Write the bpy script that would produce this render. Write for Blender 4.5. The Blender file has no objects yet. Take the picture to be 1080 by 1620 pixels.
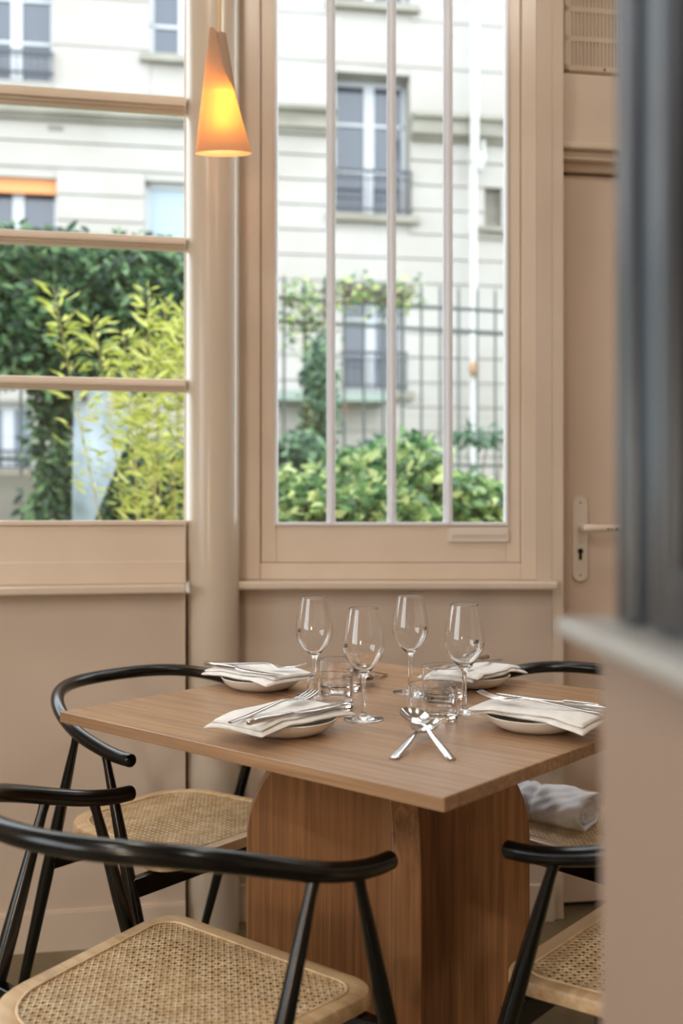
import bpy, bmesh, math, random
import numpy as np
from mathutils import Vector, Matrix
random.seed(7); RNG = np.random.default_rng(7)
sc = bpy.context.scene
COL = sc.collection
PI = math.pi
# ---------------------------------------------------------------- camera, sky, exposure
F = 1600.0; EYE = 1.10; CX = 540.0; CY = 810.0
cam_d = bpy.data.cameras.new('camera'); cam = bpy.data.objects.new('camera', cam_d); COL.objects.link(cam)
cam.location = (0, 0, EYE); cam.rotation_euler = (PI/2, 0, 0)
cam_d.sensor_fit = 'VERTICAL'; cam_d.sensor_height = 36.0; cam_d.lens = F/1620.0*36.0
cam_d.clip_start = 0.02; cam_d.clip_end = 200
cam_d.dof.use_dof = True; cam_d.dof.focus_distance = 1.75; cam_d.dof.aperture_fstop = 2.8
sc.camera = cam
GLOBE_EMIT = 58.0
sc.view_settings.view_transform = 'Standard'; sc.view_settings.look = 'None'
sc.view_settings.gamma = 1.0; sc.view_settings.use_curve_mapping = False
sc.view_settings.exposure = -0.07
w = bpy.data.worlds.new('overcast_sky'); sc.world = w; w.use_nodes = True
bgn = w.node_tree.nodes['Background']; bgn.inputs[0].default_value = (0.88, 0.94, 1.0, 1); bgn.inputs[1].default_value = 6.0
sc.cycles.max_bounces = 12; sc.cycles.transparent_max_bounces = 16; sc.cycles.transmission_bounces = 12
sc.cycles.diffuse_bounces = 5; sc.cycles.glossy_bounces = 6
sc.cycles.sample_clamp_indirect = 6.0; sc.cycles.use_denoising = True
sc.cycles.blur_glossy = 0.6

def px(x, y, Y):
    """point seen at pixel (x, y) standing Y metres ahead of the camera"""
    return Vector(((x-CX)/F*Y, Y, EYE+(CY-y)/F*Y))

def lamp(name, kind, loc, energy, color, size=0.1, rot=(0, 0, 0), parent=None, spot=None, blend=0.5):
    d = bpy.data.lights.new(name, kind); d.energy = energy; d.color = color
    if kind == 'AREA': d.shape = 'DISK'; d.size = size
    elif kind in ('POINT', 'SPOT'): d.shadow_soft_size = size
    if spot: d.spot_size = spot; d.spot_blend = blend
    o = bpy.data.objects.new(name, d); COL.objects.link(o); o.location = loc; o.rotation_euler = rot
    if parent: o.parent = parent
    return o
WARM = (1.0, 0.92, 0.84)
ADDED_DOWNLIGHTS = [((-1.3, -1.9), 130), ((-2.2, -2.8), 40), ((-1.0, 0.2), 44), ((-0.42, 1.85), 26), ((0.62, 1.85), 20), ((1.02, -0.2), 48)]

# ---------------------------------------------------------------- helpers
def tag(o, label=None, cat=None, group=None, kind=None):
    if label: o['label'] = label
    if cat: o['category'] = cat
    if group: o['group'] = group
    if kind: o['kind'] = kind
    return o

def link(name, me, mat, parent=None, smooth=None):
    if mat is not None:
        for m in (mat if isinstance(mat, (list, tuple)) else [mat]): me.materials.append(m)
    o = bpy.data.objects.new(name, me); COL.objects.link(o)
    if parent: o.parent = parent
    if smooth is not None:
        for p in me.polygons: p.use_smooth = True
        if smooth < 180:
            try: me.set_sharp_from_angle(angle=math.radians(smooth))
            except Exception: pass
    return o

def obj(name, bm, mat, parent=None, smooth=None, bevel=0):
    me = bpy.data.meshes.new(name)
    bmesh.ops.recalc_face_normals(bm, faces=bm.faces)
    bm.to_mesh(me); bm.free()
    o = link(name, me, mat, parent, smooth)
    if bevel:
        m = o.modifiers.new('bevel', 'BEVEL'); m.width = bevel; m.segments = 2; m.limit_method = 'ANGLE'; m.angle_limit = math.radians(40)
    return o

def empty(name, loc=(0, 0, 0), rz=0.0, **kw):
    o = bpy.data.objects.new(name, None); COL.objects.link(o); o.location = loc; o.rotation_euler = (0, 0, rz)
    o.empty_display_size = 0.05
    tag(o, **kw); return o

def struct(name, bm, mat, parent=None, **kw):
    o = obj(name, bm, mat, parent, **kw)
    o['kind'] = 'structure'
    return o

def box(bm, x0, x1, y0, y1, z0, z1, M=None):
    vs = [bm.verts.new((x, y, z)) for x in (x0, x1) for y in (y0, y1) for z in (z0, z1)]
    if M is not None:
        for v in vs: v.co = M @ v.co
    for f in ((0, 1, 3, 2), (4, 6, 7, 5), (0, 4, 5, 1), (2, 3, 7, 6), (0, 2, 6, 4), (1, 5, 7, 3)):
        bm.faces.new([vs[i] for i in f])
    return bm
def B(*a, M=None):
    bm = bmesh.new()
    return box(bm, *a, M=M) if a else bm

def ring_loft(bm, rings, cap=True, closed=False):
    R = [[bm.verts.new(p) for p in r] for r in rings]
    n = len(R[0]); m = len(R)
    for i in range(m if closed else m-1):
        a, b = R[i], R[(i+1) % m]
        for j in range(n):
            bm.faces.new((a[j], a[(j+1) % n], b[(j+1) % n], b[j]))
    if cap and not closed:
        bm.faces.new(R[0][::-1]); bm.faces.new(R[-1])
    return bm

def tube(bm, pts, rad, n=16, cap=True, round_ends=False, up=Vector((0, 0, 1))):
    pts = [Vector(p) for p in pts]
    rad = [rad]*len(pts) if isinstance(rad, (int, float)) else list(rad)
    if round_ends:
        d0 = (pts[0]-pts[1]).normalized(); d1 = (pts[-1]-pts[-2]).normalized()
        pre = [(pts[0]+d0*rad[0]*0.45*math.sin(a), rad[0]*(1-0.45*(1-math.cos(a)))) for a in (PI/2, PI/3, PI/6)]
        post = [(pts[-1]+d1*rad[-1]*0.45*math.sin(a), rad[-1]*(1-0.45*(1-math.cos(a)))) for a in (PI/6, PI/3, PI/2)]
        pts = [p for p, _ in pre]+pts+[p for p, _ in post]; rad = [r for _, r in pre]+rad+[r for _, r in post]
    rings = []
    T = [(pts[min(i+1, len(pts)-1)]-pts[max(i-1, 0)]).normalized() for i in range(len(pts))]
    ref = up if abs(T[0].dot(up)) < 0.95 else Vector((1, 0, 0))
    u = T[0].cross(ref).normalized()
    for p, t, r in zip(pts, T, rad):
        u = (u-t*u.dot(t)).normalized(); v = t.cross(u)
        rings.append([p+(u*math.cos(2*PI*k/n)+v*math.sin(2*PI*k/n))*r for k in range(n)])
    return ring_loft(bm, rings, cap)

def lathe(bm, prof, n=48, center=(0, 0, 0), cap_axis=True):
    """revolve an open profile of (r, z); points with r == 0 close on the axis"""
    cx, cy, cz = center; prev = None
    for r, z in prof:
        cur = [bm.verts.new((cx, cy, cz+z))] if r < 1e-6 else [bm.verts.new((cx+r*math.cos(2*PI*k/n), cy+r*math.sin(2*PI*k/n), cz+z)) for k in range(n)]
        if prev is not None:
            if len(prev) == 1 and len(cur) > 1:
                for k in range(n): bm.faces.new((prev[0], cur[(k+1) % n], cur[k]))
            elif len(cur) == 1 and len(prev) > 1:
                for k in range(n): bm.faces.new((prev[k], prev[(k+1) % n], cur[0]))
            elif len(cur) > 1:
                for k in range(n): bm.faces.new((prev[k], prev[(k+1) % n], cur[(k+1) % n], cur[k]))
        prev = cur
    return bm

def prism(bm, poly, z0, z1, M=None):
    """polygon in x,y extruded along z (then moved by M)"""
    a = [bm.verts.new(Vector((x, y, z0))) for x, y in poly]; b = [bm.verts.new(Vector((x, y, z1))) for x, y in poly]
    if M is not None:
        for v in a+b: v.co = M @ v.co
    n = len(poly)
    bm.faces.new(a[::-1]); bm.faces.new(b)
    for i in range(n): bm.faces.new((a[i], a[(i+1) % n], b[(i+1) % n], b[i]))
    return bm

def holed_wall(bm, x0, x1, z0, z1, y0, y1, holes, M=None):
    """slab in the x,z plane, thickness y0..y1, with rectangular holes (x0, x1, z0, z1)"""
    xs = sorted({x0, x1, *[h[0] for h in holes], *[h[1] for h in holes]}); zs = sorted({z0, z1, *[h[2] for h in holes], *[h[3] for h in holes]})
    xs = [x for x in xs if x0 <= x <= x1]; zs = [z for z in zs if z0 <= z <= z1]
    for xa, xb in zip(xs, xs[1:]):
        run = None
        for za, zb in zip(zs, zs[1:]):
            mx, mz = (xa+xb)/2, (za+zb)/2
            solid = not any(h[0] < mx < h[1] and h[2] < mz < h[3] for h in holes)
            if solid: run = (run[0], zb) if run else (za, zb)
            elif run: box(bm, xa, xb, y0, y1, run[0], run[1], M=M); run = None
        if run: box(bm, xa, xb, y0, y1, run[0], run[1], M=M)
    return bm

# ---------------------------------------------------------------- materials
def lin(c):
    c = [v/255 for v in c]
    return tuple((v/12.92 if v <= 0.04045 else ((v+0.055)/1.055)**2.4) for v in c)+(1,)
def mat(name, rgb, rough=0.5, metal=0.0, **kw):
    m = bpy.data.materials.new(name); m.use_nodes = True
    b = m.node_tree.nodes['Principled BSDF']
    b.inputs['Base Color'].default_value = lin(rgb); b.inputs['Roughness'].default_value = rough; b.inputs['Metallic'].default_value = metal
    for k, v in kw.items(): b.inputs[k.replace('_', ' ')].default_value = v
    return m
def N(m, t, **kw):
    n = m.node_tree.nodes.new(t)
    for k, v in kw.items(): setattr(n, k, v)
    return n
def bsdf(m): return m.node_tree.nodes['Principled BSDF']
def L(m, a, b): m.node_tree.links.new(a, b)
def noise_tint(m, rgb1, rgb2, scale=(4, 4, 4), detail=4, bump=0.0, bscale=None, lo=0.35, hi=0.65, dist=0.0, coord='Object', rough_var=None):
    tc = N(m, 'ShaderNodeTexCoord'); mp = N(m, 'ShaderNodeMapping'); mp.inputs['Scale'].default_value = scale
    L(m, tc.outputs[coord], mp.inputs[0])
    nz = N(m, 'ShaderNodeTexNoise'); nz.inputs['Scale'].default_value = 1.0; nz.inputs['Detail'].default_value = detail; nz.inputs['Distortion'].default_value = dist
    L(m, mp.outputs[0], nz.inputs['Vector'])
    cr = N(m, 'ShaderNodeValToRGB'); cr.color_ramp.elements[0].position = lo; cr.color_ramp.elements[1].position = hi
    cr.color_ramp.elements[0].color = lin(rgb1); cr.color_ramp.elements[1].color = lin(rgb2)
    L(m, nz.outputs['Fac'], cr.inputs[0]); L(m, cr.outputs[0], bsdf(m).inputs['Base Color'])
    if bump:
        bp = N(m, 'ShaderNodeBump'); bp.inputs['Strength'].default_value = bump; bp.inputs['Distance'].default_value = 0.002
        if bscale:
            n2 = N(m, 'ShaderNodeTexNoise'); n2.inputs['Scale'].default_value = bscale; n2.inputs['Detail'].default_value = 3; L(m, tc.outputs[coord], n2.inputs['Vector']); L(m, n2.outputs['Fac'], bp.inputs['Height'])
        else: L(m, nz.outputs['Fac'], bp.inputs['Height'])
        L(m, bp.outputs[0], bsdf(m).inputs['Normal'])
    return m
def wood(name, dark, light, along='X', rough=0.42, fine=1.0, planks=0.0):
    m = mat(name, light, rough)
    a, c = 3.0*fine, 110*fine
    s = {'X': (a, c, c), 'Y': (c, a, c), 'Z': (c, c, a)}[along]
    noise_tint(m, dark, light, s, 6, 0.25, lo=0.25, hi=0.72, dist=0.6)
    # slower variation between boards and growth bands
    tc = N(m, 'ShaderNodeTexCoord'); mp = N(m, 'ShaderNodeMapping'); mp.inputs['Scale'].default_value = tuple(v*0.12 if v > 10 else v*0.4 for v in s)
    nz = N(m, 'ShaderNodeTexNoise'); nz.inputs['Scale'].default_value = 1; nz.inputs['Detail'].default_value = 3; nz.inputs['Distortion'].default_value = 1.2
    L(m, tc.outputs['Object'], mp.inputs[0]); L(m, mp.outputs[0], nz.inputs['Vector'])
    mx = N(m, 'ShaderNodeMix', data_type='RGBA', blend_type='MULTIPLY'); mx.inputs['Factor'].default_value = 0.45
    mr = N(m, 'ShaderNodeMapRange'); mr.inputs['From Min'].default_value = 0.3; mr.inputs['From Max'].default_value = 0.7; mr.inputs['To Min'].default_value = 0.62; mr.inputs['To Max'].default_value = 1.12
    L(m, nz.outputs['Fac'], mr.inputs['Value'])
    src = bsdf(m).inputs['Base Color'].links[0].from_socket
    L(m, src, mx.inputs['A']); L(m, mr.outputs[0], mx.inputs['B']); L(m, mx.outputs['Result'], bsdf(m).inputs['Base Color'])
    return m

PAINT = noise_tint(mat('cream_wall_paint', (206, 188, 170), 0.55), (204, 186, 168), (210, 192, 175), (3, 3, 3), 2, 0.06, 90)
JOINERY = noise_tint(mat('cream_joinery_paint', (220, 203, 184), 0.32), (218, 201, 182), (223, 206, 188), (6, 6, 6), 2, 0.05, 40)
SILLP = mat('sill_gloss_paint', (214, 198, 180), 0.22)
CEILP = mat('ceiling_paint', (225, 218, 208), 0.8)
FLOORM = noise_tint(mat('waxed_concrete', (118, 104, 78), 0.16), (98, 86, 62), (142, 128, 98), (2.2, 2.2, 2.2), 7, 0.05)
OAK_TOP = wood('oak_table_top', (146, 110, 80), (184, 148, 114), 'X', 0.26)
OAK_BASE = wood('stained_oak_base', (126, 88, 58), (184, 134, 90), 'Z', 0.42)
ASH = wood('natural_beech_frame', (190, 154, 112), (224, 194, 152), 'X', 0.36, 0.7)
BLACK = mat('black_lacquered_wood', (7, 7, 8), 0.2)
CANE = noise_tint(mat('woven_cane', (222, 196, 156), 0.45), (208, 178, 134), (236, 214, 178), (40, 40, 40), 3)
LINEN = noise_tint(mat('white_linen', (232, 228, 222), 0.85, Sheen_Weight=0.3), (226, 222, 216), (238, 234, 229), (60, 60, 60), 3, 0.35, 900)
COTTON = noise_tint(mat('white_cotton_cloth', (232, 234, 242), 0.9, Sheen_Weight=0.2), (226, 228, 238), (238, 240, 246), (20, 20, 20), 3, 0.2, 500)
STEEL = mat('polished_steel', (205, 202, 200), 0.13, 1.0)
PORCELAIN = mat('matt_stoneware', (226, 218, 206), 0.3, Coat_Weight=0.25)
INK = mat('black_ink', (18, 14, 12), 0.5)
WHITEPL = mat('white_plastic', (222, 212, 200), 0.35)
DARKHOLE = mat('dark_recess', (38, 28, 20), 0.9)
METALDK = mat('dark_painted_steel', (84, 90, 98), 0.30, 0.85)
BLACKGL = mat('black_panel', (5, 5, 8), 0.6, Specular_IOR_Level=0.15)
LEDGEP = mat('pale_stone_ledge', (168, 168, 164), 0.45)
BEIGEP = mat('partition_paint', (152, 130, 114), 0.6)
ALU = mat('satin_white_bar', (226, 227, 233), 0.3)

def glass_mat(name, rough=0.0, tint=(1, 1, 1, 1)):
    m = bpy.data.materials.new(name); m.use_nodes = True; nt = m.node_tree; nt.nodes.clear()
    g = nt.nodes.new('ShaderNodeBsdfGlass'); g.inputs['IOR'].default_value = 1.5; g.inputs['Roughness'].default_value = rough; g.inputs['Color'].default_value = tint
    o = nt.nodes.new('ShaderNodeOutputMaterial'); nt.links.new(g.outputs[0], o.inputs[0]); return m
def pane_mat(name, tint=(0.97, 0.985, 0.98, 1), refl=1.0, ior=1.5):
    m = bpy.data.materials.new(name); m.use_nodes = True; nt = m.node_tree; nt.nodes.clear()
    t = nt.nodes.new('ShaderNodeBsdfTransparent'); t.inputs[0].default_value = tint
    g = nt.nodes.new('ShaderNodeBsdfGlossy'); g.inputs['Roughness'].default_value = 0.0
    # Schlick reflectance from |N.I|, the same on both faces of the thin sheet
    ge = nt.nodes.new('ShaderNodeNewGeometry'); dt = nt.nodes.new('ShaderNodeVectorMath'); dt.operation = 'DOT_PRODUCT'
    nt.links.new(ge.outputs['Normal'], dt.inputs[0]); nt.links.new(ge.outputs['Incoming'], dt.inputs[1])
    def mth(op, a, b=None):
        n_ = nt.nodes.new('ShaderNodeMath'); n_.operation = op
        for i_, v_ in enumerate((a, b)):
            if v_ is None: continue
            if isinstance(v_, (int, float)): n_.inputs[i_].default_value = v_
            else: nt.links.new(v_, n_.inputs[i_])
        return n_
    f0 = ((ior-1)/(ior+1))**2
    q_ = mth('POWER', mth('SUBTRACT', 1.0, mth('ABSOLUTE', dt.outputs['Value']).outputs[0]).outputs[0], 5.0)
    fr = mth('ADD', mth('MULTIPLY', q_.outputs[0], 1-f0).outputs[0], f0)
    mx = nt.nodes.new('ShaderNodeMixShader'); o = nt.nodes.new('ShaderNodeOutputMaterial')
    ma = nt.nodes.new('ShaderNodeMath'); ma.operation = 'MULTIPLY'; ma.inputs[1].default_value = refl
    nt.links.new(fr.outputs[0], ma.inputs[0]); nt.links.new(ma.outputs[0], mx.inputs[0])
    nt.links.new(t.outputs[0], mx.inputs[1]); nt.links.new(g.outputs[0], mx.inputs[2]); nt.links.new(mx.outputs[0], o.inputs[0]); return m
GLASS = glass_mat('clear_glass')
PANE = pane_mat('window_glass')
def acrylic():
    m = mat('acrylic_sky_tint', (176, 190, 208), 0.1); noise_tint(m, (120, 136, 140), (196, 210, 228), (4, 4, 2.5), 3)  # pale mottled colour stands in for the reflected sky
    bsdf(m).inputs['Alpha'].default_value = 0.72; return m
PANEL_GL = acrylic()

def shade_mat():
    m = bpy.data.materials.new('amber_shade'); m.use_nodes = True; nt = m.node_tree; nt.nodes.clear()
    t = nt.nodes.new('ShaderNodeBsdfTranslucent'); t.inputs[0].default_value = (0.20, 0.080, 0.010, 1)
    d = nt.nodes.new('ShaderNodeBsdfDiffuse'); d.inputs[0].default_value = lin((214, 186, 160))
    mx = nt.nodes.new('ShaderNodeMixShader'); mx.inputs[0].default_value = 0.55; o = nt.nodes.new('ShaderNodeOutputMaterial')
    nt.links.new(t.outputs[0], mx.inputs[1]); nt.links.new(d.outputs[0], mx.inputs[2]); nt.links.new(mx.outputs[0], o.inputs[0]); return m
SHADE = shade_mat()
def emit(name, rgb, s):
    m = bpy.data.materials.new(name); m.use_nodes = True; nt = m.node_tree; nt.nodes.clear()
    e = nt.nodes.new('ShaderNodeEmission'); e.inputs[0].default_value = rgb; e.inputs[1].default_value = s
    o = nt.nodes.new('ShaderNodeOutputMaterial'); nt.links.new(e.outputs[0], o.inputs[0]); return m
BULB = emit('lit_bulb', (1.0, 0.66, 0.36, 1), 18)
LED = emit('added_downlight_glow', (1.0, 0.90, 0.78, 1), 5)

def leaf_mat(name, c1, c2, c3, trans=0.45):
    m = bpy.data.materials.new(name); m.use_nodes = True; nt = m.node_tree; nt.nodes.clear()
    ge = nt.nodes.new('ShaderNodeNewGeometry'); cr = nt.nodes.new('ShaderNodeValToRGB')
    e = cr.color_ramp.elements; e[0].color = lin(c1); e[0].position = 0.1; e[1].color = lin(c3); e[1].position = 0.95
    k = e.new(0.55); k.color = lin(c2)
    nt.links.new(ge.outputs['Random Per Island'], cr.inputs[0])
    p = nt.nodes.new('ShaderNodeBsdfPrincipled'); p.inputs['Roughness'].default_value = 0.38; nt.links.new(cr.outputs[0], p.inputs['Base Color'])
    t = nt.nodes.new('ShaderNodeBsdfTranslucent'); nt.links.new(cr.outputs[0], t.inputs[0])
    mx = nt.nodes.new('ShaderNodeMixShader'); mx.inputs[0].default_value = trans; o = nt.nodes.new('ShaderNodeOutputMaterial')
    nt.links.new(p.outputs[0], mx.inputs[1]); nt.links.new(t.outputs[0], mx.inputs[2]); nt.links.new(mx.outputs[0], o.inputs[0]); return m
LEAF_DARK = leaf_mat('dark_glossy_leaves', (22, 48, 36), (50, 88, 60), (128, 160, 110))
LEAF_BAMBOO = leaf_mat('bamboo_leaves', (138, 146, 60), (184, 188, 88), (214, 214, 130), 0.5)
LEAF_SHRUB = leaf_mat('shrub_leaves', (56, 94, 62), (116, 152, 94), (212, 220, 150), 0.5)
LEAF_GREY = leaf_mat('grey_green_leaves', (44, 72, 60), (84, 118, 92), (150, 180, 140))
BARK = mat('brown_bark', (96, 74, 56), 0.8)
CANEST = mat('bamboo_culm', (168, 150, 90), 0.5)
STONE = noise_tint(mat('facade_limestone', (154, 150, 146), 0.85), (146, 141, 134), (159, 155, 151), (0.7, 0.7, 0.7), 5)
STONE2 = noise_tint(mat('facade_moulding', (128, 124, 114), 0.85), (112, 108, 97), (136, 132, 123), (1.2, 1.2, 5), 5)
FWHITE = mat('facade_window_paint', (166, 168, 172), 0.4)
FGLASS = mat('facade_window_glass', (54, 62, 76), 0.06, Specular_IOR_Level=0.8)
FCURT = mat('facade_net_curtain', (104, 118, 130), 0.5)
FRAIL = mat('facade_railing_iron', (46, 50, 58), 0.5)
FIRON = mat('fence_iron', (58, 66, 62), 0.55)
BLIND = mat('orange_roller_blind', (206, 132, 78), 0.6)
AWN = mat('pale_green_zinc', (122, 134, 126), 0.5)
GRASS = noise_tint(mat('garden_soil_grass', (104, 112, 84), 0.9), (82, 88, 66), (118, 128, 92), (6, 6, 6), 5)
PIPE = mat('white_drainpipe', (170, 169, 166), 0.4)
BROWNW = mat('brown_rendered_wall', (78, 68, 56), 0.8)

# ================================================================ THE ROOM
struct('floor', B(-2.9, 2.9, -4.2, 3.1, -0.05, 0), FLOORM)
struct('ceiling', B(-2.9, 2.9, -4.2, 2.86, 3.0, 3.08), CEILP)
struct('wall_back', B(-2.9, 2.9, -4.3, -4.2, 0, 3.0), PAINT)
struct('wall_right', B(2.8, 2.9, -4.2, 3.3, 0, 3.0), PAINT)
MW = Matrix.Rotation(PI/2, 4, 'Z')
struct('wall_west', holed_wall(B(), -4.2, 2.5, 0, 3.0, 2.8, 2.9, [(-1.9, 0.7, 0.9, 2.5)], M=MW), PAINT)
w3 = empty('window_fill', kind='structure')  # window added in the unseen side wall to let in fill daylight
bm = bmesh.new()
for a, b, c_, d_ in ((-1.9, -1.83, 0.9, 2.5), (0.63, 0.7, 0.9, 2.5), (-0.635, -0.565, 0.9, 2.5), (-1.9, 0.7, 0.9, 0.97), (-1.9, 0.7, 2.43, 2.5)): box(bm, a, b, 2.82, 2.88, c_, d_, M=MW)
obj('frame', bm, JOINERY, w3); obj('pane', B(-1.9, 0.7, 2.845, 2.851, 0.9, 2.5, M=MW), PANE, w3)
# left window wall: runs at ten degrees, local x along it from the column to the left
KL = 0.178
ML = Matrix.Translation((-0.401, 2.60, 0)) @ Matrix.Rotation(math.atan(KL), 4, 'Z')
def lloc(x):  # local x on the left wall plane for pixel column x
    d = (x-CX)/F; Y = (2.60+0.401*KL)/(1-KL*d); return ((d*Y+0.401))/math.cos(math.atan(KL)), Y
def lz(x, y): return EYE+(CY-y)/F*lloc(x)[1]
XW = -2.45
struct('wall_left', holed_wall(B(), XW, 0.0, 0, 3.0, 0.0, 0.16, [(XW+0.35, 0.0, 0.89, 2.78)], M=ML), PAINT)
struct('leak_filler', B(0.0, 0.075, 0.09, 0.16, 0, 3.0, M=ML), PAINT)  # filler added behind the column to block a light leak
struct('baseboard_left', box(B(XW, 0.0, -0.012, 0, 0, 0.095, M=ML), XW, 0.0, -0.009, 0, 0.095, 0.10, M=ML), JOINERY)
# round cast column at the joint of the two walls
COLX, COLY, COLR = -0.3395, 2.665, 0.0695
bm = lathe(bmesh.new(), [(COLR, 0), (COLR, 3.0)], 64, (COLX, COLY, 0)); c = struct('column', bm, mat('column_paint', (206, 192, 174), 0.24), smooth=60)
# right window wall
WR_Y = 2.722
struct('wall_front', holed_wall(B(), -0.36, 0.566, 0, 3.0, WR_Y, WR_Y+0.14, [(-0.285, 0.525, 0.89, 2.80)]), PAINT)
struct('baseboard_front', B(-0.30, 0.572, WR_Y-0.012, WR_Y, 0, 0.10), JOINERY, bevel=0.002)

# ---- window_1 (left): sills, frame, three transoms, panes
w1 = empty('window_1', kind='structure')
zs1 = 0.917
o = obj('sill', box(B(), XW+0.3, 0.0, -0.055, 0.03, zs1-0.022, zs1, M=ML), SILLP, w1, bevel=0.005)
bm = box(B(), XW+0.35, 0.0, 0.012, 0.075, zs1, 1.066, M=ML)       # apron rail
box(bm, XW+0.35, 0.0, 0.002, 0.013, zs1, 0.973, M=ML)
box(bm, XW+0.35, 0.0, 0.004, 0.06, 1.066, 1.078, M=ML)
box(bm, XW+0.35, 0.0, 0.012, 0.075, 2.72, 2.78, M=ML)
box(bm, XW+0.35, XW+0.41, 0.012, 0.075, zs1, 2.78, M=ML)
obj('frame', bm, JOINERY, w1, bevel=0.002)
for yy, hh in ((139, 0.040), (367.5, 0.031), (601.5, 0.029), (-95, 0.04)):
    z = lz(0, yy); bm = box(B(), XW+0.36, 0.0, 0.026, 0.058, z-hh*0.36, z+hh*0.5, M=ML)
    box(bm, XW+0.36, 0.0, 0.016, 0.068, z-hh*0.16, z+hh*0.2, M=ML); box(bm, XW+0.36, 0.0, 0.034, 0.050, z-hh*0.56, z+hh*0.6, M=ML)
    obj('transom', bm, JOINERY, w1, bevel=0.002)
obj('pane', box(B(), XW+0.36, 0.0, 0.040, 0.044, 1.07, 2.75, M=ML), PANE, w1)

# ---- window_2 (right): casing, sash with four tall panes and three glazing bars, vent, sill
w2 = empty('window_2', kind='structure')
def rx(x, Y=WR_Y+0.03): return (x-CX)/F*Y
def rz(y, Y=WR_Y+0.03): return EYE+(CY-y)/F*Y
obj('sill', B(-0.281, 0.572, WR_Y-0.062, WR_Y+0.03, 0.895, 0.917), SILLP, w2, bevel=0.006)
def frame_ring(bm, x0, x1, z0, z1, wl, wr, wb, wt, y0, y1):
    box(bm, x0, x0+wl, y0, y1, z0, z1); box(bm, x1-wr, x1, y0, y1, z0, z1)
    box(bm, x0+wl, x1-wr, y0, y1, z0, z0+wb); box(bm, x0+wl, x1-wr, y0, y1, z1-wt, z1); return bm
xg0, xg1 = rx(437), rx(800); zg0, zg1 = rz(829), 2.62
xa, xb, za = rx(412.5), rx(822), rz(890)
zc = 0.917
bm = frame_ring(bmesh.new(), rx(378), rx(846), zc, 2.80, xa-rx(378), rx(846)-xb, za-zc, 0.08, WR_Y+0.004, WR_Y+0.07)
obj('frame', bm, JOINERY, w2, bevel=0.003)
bm = frame_ring(bmesh.new(), xa+0.001, xb-0.001, za+0.001, 2.72, xg0-xa, xb-xg1, zg0-za, 0.08, WR_Y+0.018, WR_Y+0.07)
obj('sash', bm, JOINERY, w2, bevel=0.002)
bm = frame_ring(bmesh.new(), xg0-0.004, xg1+0.004, zg0-0.004, 2.64, 0.008, 0.008, 0.009, 0.01, WR_Y+0.010, WR_Y+0.05)
obj('glazing_bead', bm, ALU, w2, bevel=0.0015)
for X0, X1 in ((523.5, 526), (619, 622), (708, 711)):
    xm = (rx(X0)+rx(X1))/2-0.0005
    bm = B(xm-0.010, xm+0.010, WR_Y+0.018, WR_Y+0.05, zg0, 2.64); box(bm, xm-0.0045, xm+0.0045, WR_Y+0.008, WR_Y+0.02, zg0, 2.64)
    box(bm, xm-0.0145, xm-0.0105, WR_Y+0.026, WR_Y+0.04, zg0, 2.64)
    obj('glazing_bar', bm, ALU, w2, bevel=0.0015)
bars = [xg0, rx(525), rx(620.5), rx(709.5), xg1]
for a, b in zip(bars, bars[1:]):
    obj('pane', B(a+0.004, b-0.004, WR_Y+0.034, WR_Y+0.038, zg0, 2.64), PANE, w2)
v0, v1, vz0, vz1 = rx(709, WR_Y), rx(806, WR_Y), rz(858, WR_Y), rz(835, WR_Y)
v = obj('trickle_vent', B(v0, v1, WR_Y+0.008, WR_Y+0.02, vz0, vz1), WHITEPL, w2, bevel=0.003)
bm = bmesh.new()
for k in range(3):
    a = v0+0.012+k*0.049; box(bm, a, a+0.042, WR_Y+0.004, WR_Y+0.010, vz0+0.0195, vz0+0.0235); box(bm, a, a+0.042, WR_Y+0.006, WR_Y+0.0085, vz0+0.014, vz0+0.0195)
obj('vent_louvre', bm, WHITEPL, v)
bm = bmesh.new()
for k in range(3): a = v0+0.014+k*0.049; box(bm, a, a+0.038, WR_Y+0.0065, WR_Y+0.0082, vz0+0.0165, vz0+0.0195)
obj('vent_slot', bm, DARKHOLE, v)

# ---- door wall, receding to the right at eight degrees
KD = 0.145
DX, DY = 0.566, 2.80
MD = Matrix.Translation((DX, DY, 0)) @ Matrix.Rotation(math.atan(KD), 4, 'Z')
def dl(x):
    d = (x-CX)/F; Y = (DY-KD*DX)/(1-KD*d); return (d*Y-DX)/math.cos(math.atan(KD)), Y
def dz(x, y): return EYE+(CY-y)/F*dl(x)[1]
struct('wall_far', holed_wall(B(), -0.03, 2.3, 0, 3.0, 0.03, 0.15, [(dl(886)[0]-0.001, dl(886)[0]+0.86, -1, dz(886, 272))], M=MD), PAINT)
# reveal between the window wall and the door recess, and casing strips
struct('trim_1', box(B(), -0.012, dl(874)[0]+0.004, -0.075, 0.03, 0, 3.0, M=MD), JOINERY, bevel=0.003)
bm = box(B(), dl(874)[0], dl(886)[0]-0.002, -0.004, 0.03, 0, dz(886, 258), M=MD); box(bm, dl(874)[0], 1.1, -0.004, 0.03, dz(886, 271), dz(886, 258), M=MD)
struct('trim_2', bm, JOINERY, bevel=0.002)
d1 = empty('door_1', kind='structure')
dx0 = dl(887.5)[0]
obj('door_leaf', box(B(), dx0, dx0+0.83, 0.008, 0.05, 0.012, dz(887, 275), M=MD), noise_tint(mat('door_paint', (214, 194, 176), 0.42), (212, 192, 174), (217, 197, 179), (3, 3, 3), 2, 0.04, 60), d1, bevel=0.002)
obj('threshold_gap', box(B(), dx0-0.01, dx0+0.86, 0.03, 0.10, -0.004, 0.011, M=MD), DARKHOLE, d1)
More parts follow.
